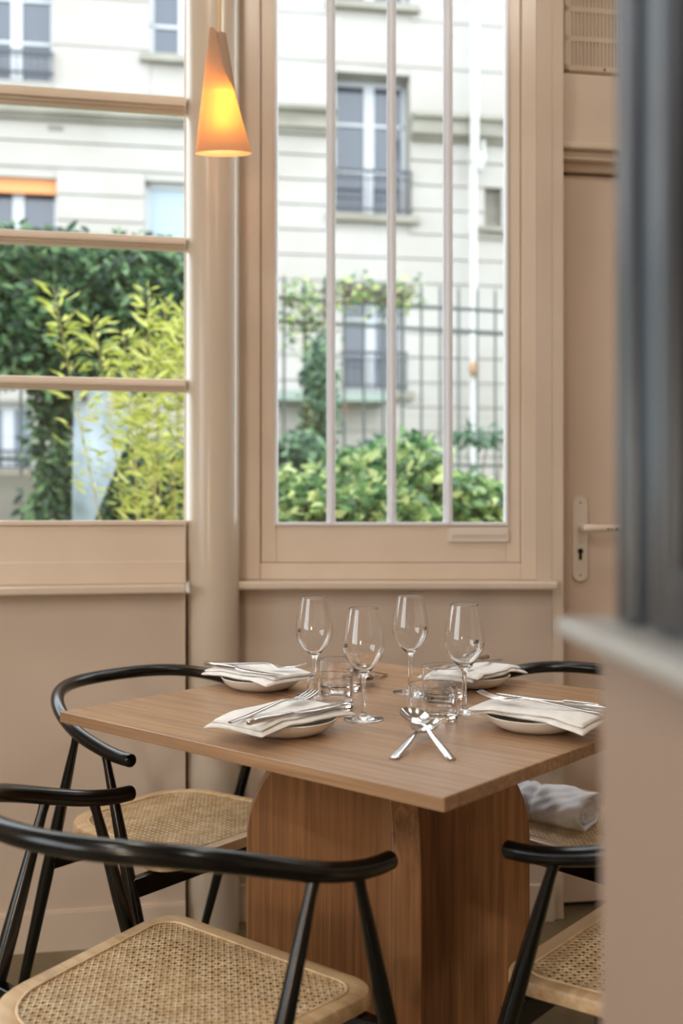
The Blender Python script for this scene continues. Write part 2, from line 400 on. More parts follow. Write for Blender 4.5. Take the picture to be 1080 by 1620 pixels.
obj('gap_shadow_liner', box(B(), dx0-0.006, dx0+0.845, 0.046, 0.07, 0.002, dz(887, 273.5), M=MD), DARKHOLE, d1)
# handle plate, lever, keyhole
hx, hz0, hz1 = dl(917)[0], dz(917, 920), dz(917, 785)
hw = 0.0225
poly = [(hx+hw*math.cos(a), hz1-hw+hw*math.sin(a)) for a in np.linspace(0, PI, 12)]+[(hx+hw*math.cos(a), hz0+hw+hw*math.sin(a)) for a in np.linspace(PI, 2*PI, 12)]
MXZ = Matrix(((1, 0, 0, 0), (0, 0, 1, 0), (0, 1, 0, 0), (0, 0, 0, 1)))
plate = obj('handle_plate', prism(bmesh.new(), poly, -0.003, 0.009, M=MD @ MXZ), WHITEPL, d1, bevel=0.002)
hz = dz(917, 835)
bm = tube(bmesh.new(), [MD @ Vector((hx+0.001, y, hz)) for y in (0.0, -0.05)], 0.010, 16)
P = [(hx-0.006, -0.050), (hx+0.012, -0.055), (hx+0.04, -0.056), (hx+0.08, -0.054), (hx+0.118, -0.05)]
tube(bm, [MD @ Vector((x, y, hz)) for x, y in P], [0.0105, 0.0115, 0.0105, 0.010, 0.009], 16, round_ends=True)
lev = obj('lever_handle', bm, mat('worn_white_lever', (226, 212, 196), 0.3), d1, smooth=50)
bm = bmesh.new()
for dx, r in ((0.055, 0.0022), (0.066, 0.0018), (0.082, 0.003)):
    box(bm, hx+dx-r, hx+dx+r, -0.0662, -0.060, hz-0.002-r, hz-0.002+r, M=MD)
obj('chipped_paint_marks', bm, INK, lev)
kz = dz(917, 872)
bm = tube(bmesh.new(), [MD @ Vector((hx, y, kz)) for y in (-0.0045, 0.0)], 0.008, 20); box(bm, hx-0.0045, hx+0.0045, -0.0042, 0, kz-0.024, kz-0.003, M=MD)
obj('keyhole', bm, DARKHOLE, plate)
for zz in (hz1-0.018, hz0+0.018):
    obj('screw', tube(bmesh.new(), [MD @ Vector((hx, y, zz)) for y in (-0.0042, 0.0)], 0.003, 12), mat('screw_grey', (150, 138, 124), 0.4), plate, smooth=40)
# over-door casing box, moulding under it
zb0, zb1 = dz(864, 240), dz(864, 125)
bm = box(B(), dl(864)[0], 1.6, -0.045, 0.03, zb0, zb1, M=MD); box(bm, dl(861)[0], 1.6, -0.055, 0.03, zb0-0.006, zb0+0.012, M=MD); box(bm, dl(861)[0], 1.6, -0.035, 0.03, dz(864, 257), zb0-0.006, M=MD)
struct('trim_3', bm, JOINERY, bevel=0.004)
bm = bmesh.new()
g0, g1 = dl(896)[0], dl(896)[0]+0.30; gz0 = dz(896, 107); gz1 = gz0+0.42
vent = empty('air_vent', **dict(label='cream slotted air vent on the wall above the door', cat='vent'))
obj('back_panel', box(B(), g0, g1, 0.020, 0.032, gz0, gz1, M=MD), JOINERY, vent, bevel=0.002)
bm = bmesh.new(); nx = 26
for r in range(5):
    z0 = gz0+0.014+r*0.082
    for k in range(nx): x = g0+0.012+k*0.0108; box(bm, x, x+0.0062, 0.012, 0.021, z0, z0+0.068, M=MD)
    box(bm, g0, g1, 0.012, 0.021, z0+0.068, z0+0.082, M=MD)
box(bm, g0, g1, 0.012, 0.021, gz0, gz0+0.014, M=MD); box(bm, g0, g0+0.012, 0.012, 0.021, gz0, gz1, M=MD); box(bm, g1-0.012, g1, 0.012, 0.021, gz0, gz1, M=MD)
obj('slotted_grille', bm, JOINERY, vent)
obj('screw', tube(bmesh.new(), [MD @ Vector((g0+0.115, y, gz0+0.006)) for y in (0.009, 0.013)], 0.003, 10), DARKHOLE, vent)

# ---- half-height partition in the right foreground with its ledge and dark framed panel
ang = math.atan(0.055)
MP = Matrix.Translation((0.1275, 0.60, 0)) @ Matrix.Rotation(ang, 4, 'Z')   # local -y runs towards the camera
struct('wall_partition', B(0.020, 0.42, -1.3, -0.018, 0, 1.027, M=MP), BEIGEP, bevel=0.003)
struct('trim_4', B(0.0, 0.44, -1.32, 0.0, 1.027, 1.038, M=MP), LEDGEP, bevel=0.003)
gp = empty('framed_panel', **dict(label='tall dark steel framed panel standing on the pale ledge', cat='panel'))
z0 = 1.0385
bm = B(0.029, 0.060, -0.112, -0.033, z0, 2.9, M=MP)
box(bm, 0.024, 0.030, -0.060, -0.033, z0, 2.9, M=MP); box(bm, 0.024, 0.030, -0.112, -0.088, z0, 2.9, M=MP)
obj('post', bm, METALDK, gp, bevel=0.003)
obj('bottom_rail', B(0.026, 0.058, -1.2, -0.113, z0, z0+0.034, M=MP), METALDK, gp, bevel=0.003)
obj('panel', B(0.040, 0.050, -1.2, -0.113, z0+0.035, 2.9, M=MP), BLACKGL, gp)

# ---- ceiling downlights (unseen, added to light the room)
for i, ((x, y), e) in enumerate(ADDED_DOWNLIGHTS):
    dlt = empty('added_downlight', (x, y, 3.0), **dict(label='round ceiling downlight added out of the frame to light the room, '+('left behind the camera', 'farthest back in the left corner', 'above and left of the table', 'above the column by the window', 'above the right window near the door', 'right of the partition beside the camera')[i], cat='downlight', group='added ceiling downlights'))
    obj('ring', lathe(bmesh.new(), [(0.112, 0), (0.125, -0.001), (0.125, -0.008), (0.110, -0.012), (0.108, 0)], 32), WHITEPL, dlt, smooth=40)
    obj('diffuser', lathe(bmesh.new(), [(0, -0.002), (0.108, -0.002)], 32), LED, dlt)
    lamp('added_downlight_lamp', 'SPOT', (0, 0, -0.016), e, WARM, 0.10, parent=dlt, spot=math.radians(162), blend=0.35)

# globe lamp added unseen behind the camera, at the left, to light the room
fl_ = empty('added_globe_lamp', (-1.02, -1.6, 0), **dict(label='white globe lamp added behind the camera to light the room, outside the frame', cat='lamp'))
obj('base', lathe(bmesh.new(), [(0, 0), (0.14, 0), (0.14, 0.012), (0.02, 0.022), (0, 0.022)], 40), BLACK, fl_, smooth=40)
obj('pole', tube(bmesh.new(), [(0, 0, 0.02), (0, 0, 1.02)], 0.011, 12), BLACK, fl_, smooth=60)
GLOBE_R = 0.14
gl_ = obj('globe_shade', lathe(bmesh.new(), [(GLOBE_R*math.sin(a), 1.15-GLOBE_R*math.cos(a)) for a in np.linspace(0, PI, 20)], 40), emit('added_globe_glow', (1.0, 0.78, 0.56, 1), GLOBE_EMIT), fl_, smooth=180)

# ================================================================ TABLE
TA = 0.712; TN = Vector((0.1262, 1.2395, 0)); TS = 0.82; TZ = 0.75
U = Vector((-math.cos(TA), math.sin(TA), 0)); V = Vector((math.sin(TA), math.cos(TA), 0)); TC = TN+(U+V)*TS/2
table = empty('dining_table', TC, -TA, **dict(label='square oak dining table on a crossed arch base', cat='table'))
h = TS/2
bm = B(-h, h, -h, h, TZ-0.019, TZ)
obj('table_top', bm, OAK_TOP, table, bevel=0.0015)
def arch_poly(hw, top, r, n=16):
    p = [(-hw, 0), (hw, 0)]
    p += [(hw-r+r*math.cos(a), top-r+r*math.sin(a)) for a in np.linspace(0, PI/2, n)]
    p += [(-hw+r+r*math.cos(a), top-r+r*math.sin(a)) for a in np.linspace(PI/2, PI, n)]
    return p
MY = Matrix(((1, 0, 0, 0), (0, 0, -1, 0), (0, 1, 0, 0), (0, 0, 0, 1)))
for k, rz_ in enumerate((PI/4, -PI/4)):
    # local frame is turned by -TA; the diagonals of the top lie at 45 degrees in it
    if k == 0:
        o = obj('arched_panel', prism(bmesh.new(), arch_poly(0.253, TZ-0.0195, 0.213), -0.0225, 0.0225, M=MY), OAK_BASE, table, bevel=0.002)
        o.rotation_euler = (0, 0, TA+0.072)
    else:
        # second slab is halved round the first: two wings
        for sgn in (1, -1):
            full = arch_poly(0.253, TZ-0.0195, 0.213)
            wing = [(0.0228, 0), (0.253, 0)]+[(0.253-0.213+0.213*math.cos(a), TZ-0.0195-0.213+0.213*math.sin(a)) for a in np.linspace(0, PI/2, 16)]+[(0.0228, TZ-0.0195)]
            o = obj('arched_panel', prism(bmesh.new(), [(x*sgn, y) for x, y in wing], -0.0225, 0.0225, M=MY), OAK_BASE, table, bevel=0.002)
            o.rotation_euler = (0, 0, PI/2+TA+0.072)

# ================================================================ CHAIRS
CW, CD_, CE, CTE, CZ0, CZ1 = 0.263, 0.2965, 2.256, 0.2857, 0.6460, 0.7304
def rail_pts(n=72):
    out = []
    for th in np.linspace(-CTE, PI+CTE, n):
        c, s = math.cos(th), math.sin(th)
        l = CW*math.copysign(abs(c)**(2/CE), c); f = -CD_*math.copysign(abs(s)**(2/CE), s); out.append((l, f))
    k = max(2, int(n*0.115))
    for side in (0, 1):
        if side: out = out[::-1]
        out[0] = (out[0][0]*1.01, out[0][1]); a, b = out[0], out[k]
        d = (out[k+1][0]-b[0], out[k+1][1]-b[1])
        for i in range(1, k):
            t = i/k; out[i] = (a[0]+(b[0]-a[0])*t, a[1]+(b[1]-a[1])*t)
    out = out[::-1]
    for _ in range(2): out = [out[0]]+[tuple((out[i-1][q]+2*out[i][q]+out[i+1][q])/4 for q in (0, 1)) for i in range(1, len(out)-1)]+[out[-1]]
    fe = out[0][1]; res = []
    for l, f in out:
        t = min(max((fe-f)/(fe+CD_), 0), 1); res.append(Vector((l, f-fe, CZ0+(CZ1-CZ0)*t*t*(3-2*t))))
    return res
def rail_at(f, side):
    pts = [p for p in rail_pts(400) if p.x*side > 0.15]
    return min(pts, key=lambda p: abs(p.y-f))
def seat_outline(inset=0.0, n=8):
    hf, hb, yf, yb = 0.219-inset, 0.175-inset, 0.046-inset, -0.348+inset
    corners = [((hf, yf), 0.045-inset*0.5), ((-hf, yf), 0.045-inset*0.5), ((-hb, yb), 0.11-inset*0.6), ((hb, yb), 0.11-inset*0.6)]
    C4 = [Vector((c[0][0], c[0][1])) for c in corners]; out = []
    for i, (c, r) in enumerate(corners):
        p = C4[i]; a = (C4[i-1]-p).normalized(); b = (C4[(i+1) % 4]-p).normalized()
        half = a.angle(b)/2; d = r/math.tan(half); cen = p+(a+b).normalized()*(r/math.sin(half))
        s0 = p+a*d-cen; s1 = p+b*d-cen
        a0 = math.atan2(s0.y, s0.x); a1 = math.atan2(s1.y, s1.x)
        da = (a1-a0+PI) % (2*PI)-PI
        out += [(cen.x+r*math.cos(a0+da*k/n), cen.y+r*math.sin(a0+da*k/n)) for k in range(n+1)]
    # gently bow the long straight edges outwards
    return out
def clip_line(poly, p, d):
    """segment of the line p + t d inside a convex polygon"""
    lo, hi = -9, 9; n = len(poly)
    area = sum(poly[i][0]*poly[(i+1) % n][1]-poly[(i+1) % n][0]*poly[i][1] for i in range(n)); sg = 1 if area > 0 else -1
    for i in range(n):
        ax, ay = poly[i]; bx, by = poly[(i+1) % n]; nx_, ny_ = -(by-ay)*sg, (bx-ax)*sg
        if abs(nx_)+abs(ny_) < 1e-9: continue
        num = (ax-p[0])*nx_+(ay-p[1])*ny_; den = d[0]*nx_+d[1]*ny_
        if abs(den) < 1e-12:
            if num > 0: return None
            continue
        t = num/den
        if den > 0: lo = max(lo, t)
        else: hi = min(hi, t)
    return (lo, hi) if hi-lo > 0.004 else None
SEAT_Z = 0.455
def make_chair():
    t = empty('cane_chair')
    bm = bmesh.new()
    outer, inner = seat_outline(0), seat_outline(0.028)
    prof = [(0.0, -0.020), (0.0, -0.006), (0.0022, -0.0018), (0.007, 0.0), (0.021, 0.0), (0.026, -0.0015), (0.028, -0.004), (0.028, -0.022), (0.010, -0.0235), (0.003, -0.0225)]
    n = len(outer); rings = []
    for i in range(n):
        o_, i_ = Vector(outer[i]), Vector(inner[i]); rings.append([Vector((*(o_.lerp(i_, a/0.028)), SEAT_Z+b)) for a, b in prof])
    ring_loft(bm, rings, closed=True)
    obj('seat_frame', bm, ASH, t, smooth=40)
    # cane: pairs of strands both ways and single diagonals, as real strips
    bm = bmesh.new(); poly = seat_outline(0.026); p_ = 0.0125; q = p_/math.sqrt(2)
    def strand(pt, d, w_, z):
        seg = clip_line(poly, pt, d)
        if not seg: return
        L0 = math.hypot(*d); dx_, dy_ = d[0]/L0, d[1]/L0; nx_, ny_ = -dy_*w_/2, dx_*w_/2
        a = (pt[0]+dx_*seg[0]*L0, pt[1]+dy_*seg[0]*L0); b = (pt[0]+dx_*seg[1]*L0, pt[1]+dy_*seg[1]*L0)
        vs = [bm.verts.new((x, y, z+dz_)) for dz_ in (-0.0005, 0.0005) for x, y in ((a[0]-nx_, a[1]-ny_), (b[0]-nx_, b[1]-ny_), (b[0]+nx_, b[1]+ny_), (a[0]+nx_, a[1]+ny_))]
        for f_ in ((3, 2, 1, 0), (4, 5, 6, 7), (0, 1, 5, 4), (1, 2, 6, 5), (2, 3, 7, 6), (3, 0, 4, 7)): bm.faces.new([vs[i] for i in f_])
    zt = SEAT_Z-0.004
    for k in range(-24, 25):
        for s in (-0.0012, 0.0012):
            strand((k*p_+s, -0.16), (0, 1), 0.0011, zt-0.0007); strand((0, -0.16+k*p_+s), (1, 0), 0.0011, zt)
    for k in range(-42, 43):
        strand((0, -0.16+k*p_), (1, 1), 0.0015, zt+0.0008); strand((0, -0.16+k*p_), (1, -1), 0.0015, zt+0.0016)
    obj('cane_panel', bm, CANE, t)
    # rattan spline round the panel
    bm = bmesh.new(); sp = seat_outline(0.025)
    rings = [[Vector((*Vector(a).lerp(Vector(b), u_), SEAT_Z+z_)) for u_, z_ in ((0, 0.0), (0.5, 0.0010), (1, 0.0), (0.5, -0.004))] for a, b in zip(sp, seat_outline(0.029))]
    ring_loft(bm, rings, closed=True); obj('cane_spline', bm, CANE, t, smooth=180)
    rp = rail_pts()
    obj('arm_rail', tube(bmesh.new(), rp, [0.0125+0.0012*math.sin(PI*i/(len(rp)-1)) for i in range(len(rp))], 24, round_ends=True), BLACK, t, smooth=50)
    legs = {}
    for side in (1, -1):
        for fj, ff in ((-0.072, 0.128), (-0.158, -0.39)):
            top = rail_at(fj, side); foot = Vector((top.x*0.985, ff, 0)); top = top-Vector((0, 0, 0.004))
            pts = [top.lerp(foot, k) for k in (0, 0.03, 0.12, 0.26, 0.45, 0.7, 1.0)]
            obj('leg', tube(bmesh.new(), pts, [0.0085, 0.0074, 0.0096, 0.0122, 0.0132, 0.0114, 0.0088], 16), BLACK, t, smooth=50)
            legs[(side, fj)] = pts
    for fj in (-0.072, -0.158):
        k = 0.37; a = legs[(1, fj)][0].lerp(legs[(1, fj)][-1], k); b = legs[(-1, fj)][0].lerp(legs[(-1, fj)][-1], k)
        y = a.y; zt_ = SEAT_Z-0.024
        obj('cross_bar', B(b.x, a.x, y-0.010, y+0.010, zt_-0.036, zt_), BLACK, t, bevel=0.002)
    return t
def copy_tree(o, parent=None):
    c = o.copy(); COL.objects.link(c); c.parent = parent
    for ch in list(o.children): copy_tree(ch, c)
    return c
ch0 = make_chair()
CH = [((-0.1394, 1.4758), 0.6624, 'black framed chair with cane seat, nearest the camera at the lower left'),
      ((-0.2218, 2.0441), 2.2627, 'black framed cane chair below the left window, behind the left corner of the table'),
      ((0.392, 1.554), -0.858, 'black framed cane chair at the lower right, half hidden by the partition'),
      ((0.350, 2.08), 3.95, 'black framed cane chair holding the rolled white cloth')]
for i, (xy, yaw, lab) in enumerate(CH):
    c = ch0 if i == 0 else copy_tree(ch0)
    c.location = (*xy, 0); c.rotation_euler = (0, 0, -yaw)
    tag(c, lab, 'chair', 'chairs around the oak table')

# ---- rolled white cloth lying on the far right chair
def cloth_roll(p0, p1, r):
    bm = bmesh.new(); n = 90; m = 72; rings = []
    ax = (p1-p0); d = ax.normalized(); s = Vector((-d.y, d.x, 0)); up = Vector((0, 0, 1))
    for i in range(n+1):
        t = i/n; c = p0+ax*t; env = 1.0
        if t < 0.04: env = math.sqrt(max(0.02, 1-(1-t/0.04)**2))
        pinch = 1-0.16*math.exp(-((t-0.46)/0.05)**2)-0.10*math.exp(-((t-0.30)/0.03)**2)
        ring = []
        for j in range(m):
            a = 2*PI*j/m
            rr = r*env*pinch*(1+0.07*math.sin(3*a+6*t)+0.05*math.sin(5*a-14*t)+0.045*math.sin(2*a+23*t)*math.sin(9*t)+0.02*math.sin(11*a+30*t))
            z = rr*math.sin(a)*0.80
            ring.append(c+s*rr*math.cos(a)*1.15+up*(max(z, -r*0.62)))
        rings.append(ring)
    # rolled end: step inwards in a spiral
    base = rings[-1]; c = p1
    for k, (sc_, dd) in enumerate(((0.93, 0.010), (0.84, 0.008), (0.78, -0.014), (0.70, -0.018), (0.62, 0.004), (0.52, 0.006), (0.45, -0.016), (0.3, -0.018), (0.15, -0.004))):
        rings.append([c+(q-c)*sc_*(1+0.10*math.sin(2*PI*j/m*2+k))+d*dd for j, q in enumerate(base)])
    ring_loft(bm, rings); return bm
rr = 0.049
p0 = px(794, 1283, 2.19); p1 = px(928, 1297, 2.07); p0.z = p1.z = SEAT_Z+0.031
roll = obj('rolled_cloth', cloth_roll(p0, p1, rr), COTTON, smooth=180)
tag(roll, 'rolled white cloth bundle lying on the far right cane chair', 'cloth')

# ================================================================ TABLE SETTINGS
def wine_glass_mesh():
    outer = [(0, 0.0), (0.0315, 0.0), (0.0330, 0.0008), (0.0325, 0.0018), (0.022, 0.0032), (0.010, 0.0058), (0.0052, 0.010), (0.0040, 0.018), (0.0036, 0.040), (0.0038, 0.062), (0.0050, 0.071),
             (0.0085, 0.0775), (0.016, 0.0850), (0.0245, 0.0950), (0.0315, 0.1070), (0.0348, 0.1190), (0.0352, 0.1260), (0.0338, 0.1400), (0.0305, 0.1590), (0.0272, 0.1760), (0.0250, 0.1868)]
    th = 0.0009
    inner = [(0.0248, 0.1878), (0.0242, 0.1868), (0.0263, 0.1760), (0.0296, 0.1590), (0.0329, 0.1400), (0.0343, 0.1260), (0.0339, 0.1195), (0.0306, 0.1080), (0.0238, 0.0965), (0.0155, 0.0868), (0.0075, 0.0812), (0, 0.0795)]
    def smoothp(P, k=3):
        out = []
        for i in range(len(P)-1):
            p0_, p1_, p2, p3 = P[max(i-1, 0)], P[i], P[i+1], P[min(i+2, len(P)-1)]
            for j in range(k):
                t = j/k
                out.append(tuple(0.5*((2*p1_[a])+(-p0_[a]+p2[a])*t+(2*p0_[a]-5*p1_[a]+4*p2[a]-p3[a])*t*t+(-p0_[a]+3*p1_[a]-3*p2[a]+p3[a])*t**3) for a in (0, 1)))
        out.append(P[-1]); return [(max(r, 0), max(z, 0)) for r, z in out]
    so = smoothp(outer[1:]); si = smoothp(inner)
    return lathe(bmesh.new(), [outer[0]]+so+si, 64)
def tumbler_mesh():
    R = 0.0412; Hh = 0.060
    prof = [(0, 0.0015), (0.030, 0.0), (R-0.003, 0.0), (R-0.0006, 0.0025), (R, 0.008), (R, Hh-0.001), (R-0.0008, Hh), (R-0.0014, Hh-0.0008), (R-0.0016, 0.015), (R-0.005, 0.0105), (0.026, 0.0088), (0, 0.0095)]
    return lathe(bmesh.new(), prof, 64)
def logo_mesh():
    cu = bpy.data.curves.new('logo_text', 'FONT'); cu.body = 'LES'; cu.size = 0.0078; cu.align_x = 'CENTER'; cu.extrude = 0.0; cu.offset = 0.0003
    to = bpy.data.objects.new('logo_text', cu); COL.objects.link(to)
    dg = bpy.context.evaluated_depsgraph_get(); me = bpy.data.meshes.new_from_object(to.evaluated_get(dg)); bpy.data.objects.remove(to)
    # wrap on the bowl
    for v_ in me.vertices:
        z = 0.124+v_.co.y; r = 0.0355-(max(0, z-0.126))*0.1; a = v_.co.x/r
        v_.co = (r*math.sin(a), -r*math.cos(a), z)
    return me
LOGO = logo_mesh(); LOGO.materials.append(INK)
gm = None
GL = [((0.0373, 1.707), -58, 'empty wine glass nearest the camera, right of the front left napkin'),
      ((-0.052, 1.924), -55, 'leftmost empty wine glass, behind the two left tumblers'),
      ((0.133, 1.960), 55, 'farthest empty wine glass, standing alone before the right window sill'),
      ((0.215, 1.770), 35, 'rightmost empty wine glass, with dark letters on its bowl')]
g0_ = None
for i, (xy, la, lab) in enumerate(GL):
    if i == 0:
        g_ = g0_ = obj('wine_glass', wine_glass_mesh(), GLASS, smooth=180); lg = bpy.data.objects.new('printed_logo', LOGO); COL.objects.link(lg); lg.parent = g_
    else:
        g_ = copy_tree(g0_)
    g_.location = (*xy, TZ+0.0003)
    # the letters face the camera side, turned to where the photograph shows them
    g_.rotation_euler = (0, 0, math.radians(la)+math.atan2(-xy[0], xy[1]))
    g_.children[0].rotation_euler = (0, 0, 0)
    tag(g_, lab, 'wine glass', 'wine glasses on the table')
TB = [((-0.020, 1.800), 'clear low tumbler behind the fork of the front left setting'),
      ((-0.004, 1.988), 'clear low tumbler behind the left pair, nearest the back spoons'),
      ((0.154, 1.705), 'clear low tumbler right behind the crossed front spoons'),
      ((0.192, 1.905), 'clear low tumbler in front of the back right napkin')]
t0_ = None
for i, (xy, lab) in enumerate(TB):
    o = t0_ = obj('tumbler', tumbler_mesh(), GLASS, smooth=35) if i == 0 else None
    if i == 0: first_t = o
    else: o = first_t.copy(); COL.objects.link(o)
    o.location = (*xy, TZ+0.0003); tag(o, lab, 'tumbler', 'tumblers on the table')

def plate_mesh():
    prof = [(0, 0.004), (0.038, 0.004), (0.044, 0.0045), (0.060, 0.010), (0.072, 0.0175), (0.0775, 0.0232), (0.0785, 0.0240), (0.0795, 0.0232), (0.0750, 0.0150), (0.064, 0.0060), (0.050, 0.0008), (0.046, 0.0), (0.040, 0.0), (0.038, 0.0015), (0, 0.0015)]
    return lathe(bmesh.new(), prof, 72)

def slab(bm, x0, x1, y0, y1, th, zf, zo, nx_=34, ny_=46, seed=0, skew=0.0, open_fold=True):
    """one folded layer of cloth: a soft-edged sheet draped on zf"""
    rings = []
    for j in range(ny_+1):
        v = j/ny_; y = y0+(y1-y0)*v; ring = []
        ex = 0.0018*math.sin(v*9+seed)+0.001*math.sin(v*23+seed*2)
        xa_, xb_ = x0+ex, x1-ex*0.7
        et = 0.55 if (j == 0 or j == ny_) else 1.0
        top = []; bot = []
        for i in range(nx_+1):
            u = i/nx_; x = xa_+(xb_-xa_)*u
            e = min(u, 1-u)*(xb_-xa_); tt = th*et*(math.sqrt(max(0.0, 1-(1-min(e/(th*0.8), 1))**2))*0.5+0.0)
            xx = x+skew*(y-(y0+y1)/2)
            z = zf(xx, y)+zo+0.0007*math.sin(x*40+y*30+seed)+0.0003*math.sin(y*90+seed)
            top.append(Vector((xx, y, z+th/2+tt))); bot.append(Vector((xx, y, z+th/2-tt)))
        rings.append(top+bot[::-1])
    ring_loft(bm, rings); return bm
def napkin_mesh(seed=0):
    def zf(x, y):
        r = math.hypot(x*1.0, y-0.008); base = 0.0245
        if r > 0.078: base -= min((r-0.078)*0.16, 0.010)+max(0, -x-0.04)*max(0, -y-0.06)*3
        else: base -= 0.0025*(1-(r/0.078)**2)
        return base
    bm = bmesh.new()
    slab(bm, -0.062, 0.064, -0.105, 0.104, 0.0062, zf, 0.0, seed=seed, skew=0.05)
    slab(bm, -0.060, 0.050, -0.100, 0.100, 0.0058, zf, 0.0063, seed=seed+1, skew=-0.04)
    return bm
def loft_sections(bm, secs, n=12):
    """secs: (x, y, z, half width, half thickness) along y"""
    rings = []
    for i, (x, y, z, w_, t_) in enumerate(secs):
        rings.append([Vector((x+w_*math.copysign(abs(math.cos(2*PI*k/n))**0.7, math.cos(2*PI*k/n)), y, z+t_*math.copysign(abs(math.sin(2*PI*k/n))**0.7, math.sin(2*PI*k/n)))) for k in range(n)])
    return ring_loft(bm, rings)
def fork_mesh():
    bm = bmesh.new()
    loft_sections(bm, [(0, -0.100, 0.002, 0.0034, 0.0012), (0, -0.097, 0.002, 0.0046, 0.0017), (0, -0.06, 0.003, 0.0044, 0.0018), (0, -0.01, 0.0065, 0.0034, 0.0018), (0, 0.015, 0.0082, 0.0024, 0.0017), (0, 0.030, 0.0080, 0.0024, 0.0015),
                       (0, 0.040, 0.0066, 0.0060, 0.0011), (0, 0.048, 0.0050, 0.0105, 0.0009), (0, 0.056, 0.0038, 0.0118, 0.0009), (0, 0.064, 0.0032, 0.0120, 0.0008)])
    for k in (-1.5, -0.5, 0.5, 1.5):
        x = k*0.0063; loft_sections(bm, [(x, 0.061, 0.0034, 0.0022, 0.0008), (x, 0.075, 0.0040, 0.0017, 0.0008), (x*1.0, 0.090, 0.0066, 0.0014, 0.0007), (x*0.97, 0.103, 0.0112, 0.0007, 0.0005)], 8)
    return bm
def knife_parts(parent):
    obj('handle', loft_sections(bmesh.new(), [(0, -0.106, 0.0045, 0.0034, 0.0034), (0, -0.1045, 0.0045, 0.0046, 0.0044), (0, -0.06, 0.0045, 0.0046, 0.0043), (0, -0.016, 0.0042, 0.0040, 0.0036), (0, -0.012, 0.0042, 0.0032, 0.0028)]), STEEL, parent, smooth=60)
    obj('blade', loft_sections(bmesh.new(), [(0, -0.014, 0.004, 0.0030, 0.0020), (0, 0.0, 0.0036, 0.0062, 0.0011), (0.0005, 0.03, 0.0034, 0.0086, 0.0009), (0.0006, 0.07, 0.0034, 0.0088, 0.0008), (-0.0008, 0.095, 0.0034, 0.0070, 0.0007), (-0.0035, 0.108, 0.0034, 0.0036, 0.0005), (-0.0052, 0.113, 0.0034, 0.0010, 0.0004)]), STEEL, parent, smooth=60)
def spoon_parts(parent):
    # handle from y=0 (end) forwards, bowl beyond 0.115; the spoon lies tilted by its parent
    obj('handle', loft_sections(bmesh.new(), [(0, 0.0, 0.0, 0.0050, 0.0010), (0, 0.004, 0.0, 0.0068, 0.0015), (0, 0.03, 0.0004, 0.0064, 0.0016), (0, 0.07, 0.002, 0.0048, 0.0016), (0, 0.095, 0.0042, 0.0032, 0.0018), (0, 0.106, 0.0048, 0.0028, 0.0018), (0, 0.114, 0.0042, 0.0040, 0.0014), (0, 0.118, 0.0036, 0.0060, 0.0009)]), STEEL, parent, smooth=60)
    bm = bmesh.new(); nr, na = 10, 48; LL, WW = 0.033, 0.0215; cy_ = 0.147; dep = 0.0095
    def P_(rr_, a, off):
        y = cy_+LL*rr_*math.cos(a)*1.0; wv = WW*(1+0.10*math.cos(a)); x = wv*rr_*math.sin(a); return Vector((x, y, 0.0035-dep*(1-rr_**2)**1.0-off))
    for off, flip in ((0.0, False), (0.0011, True)):
        vs = [[bm.verts.new(P_(0, 0, off))]]+[[bm.verts.new(P_(i/nr, 2*PI*k/na, off if i < nr else off*0.6)) for k in range(na)] for i in range(1, nr+1)]
        for k in range(na): f = [vs[0][0], vs[1][k], vs[1][(k+1) % na]]; bm.faces.new(f if not flip else f[::-1])
        for i in range(1, nr):
            for k in range(na): f = [vs[i][k], vs[i+1][k], vs[i+1][(k+1) % na], vs[i][(k+1) % na]]; bm.faces.new(f if not flip else f[::-1])
        if off == 0: rim = vs[-1]
        else:
            for k in range(na): bm.faces.new((rim[k], vs[-1][k], vs[-1][(k+1) % na], rim[(k+1) % na]))
    obj('bowl', bm, STEEL, parent, smooth=70)

# one setting per side: centre, inward direction
SET = [((-0.095, 1.600), V, 'front left', 'the table side nearest the lower left chair'),
       ((-0.168, 2.018), -U, 'back left', 'the side below the left window'),
       ((0.268, 2.048), -V, 'back right', 'the side below the right window'),
       ((0.322, 1.628), U, 'front right', 'the side beside the partition')]
first = {}
PLAB = ['cream side plate under the napkin nearest the camera, left of the front wine glass', 'cream side plate under the napkin by the column',
        'cream side plate under the napkin behind the right tumblers', 'cream side plate under the napkin beside the partition']
NLAB = ['folded white napkin at the front left, its near corner drooping off the plate', 'folded white napkin on the plate before the column',
        'folded white napkin at the back right, behind the rightmost wine glass', 'folded white napkin at the right, running behind the partition edge']
FLAB = ['steel fork on the front left napkin, tines before a tumbler', 'steel fork on the napkin before the column',
        'steel fork seen through the right tumblers on the back right napkin', 'steel fork on the right napkin, tines pointing past the rightmost glass']
KLAB = ['steel table knife on the front left napkin, nearest the camera', 'steel table knife on the napkin before the column',
        'steel table knife on the back right napkin', 'steel table knife on the right napkin by the partition']
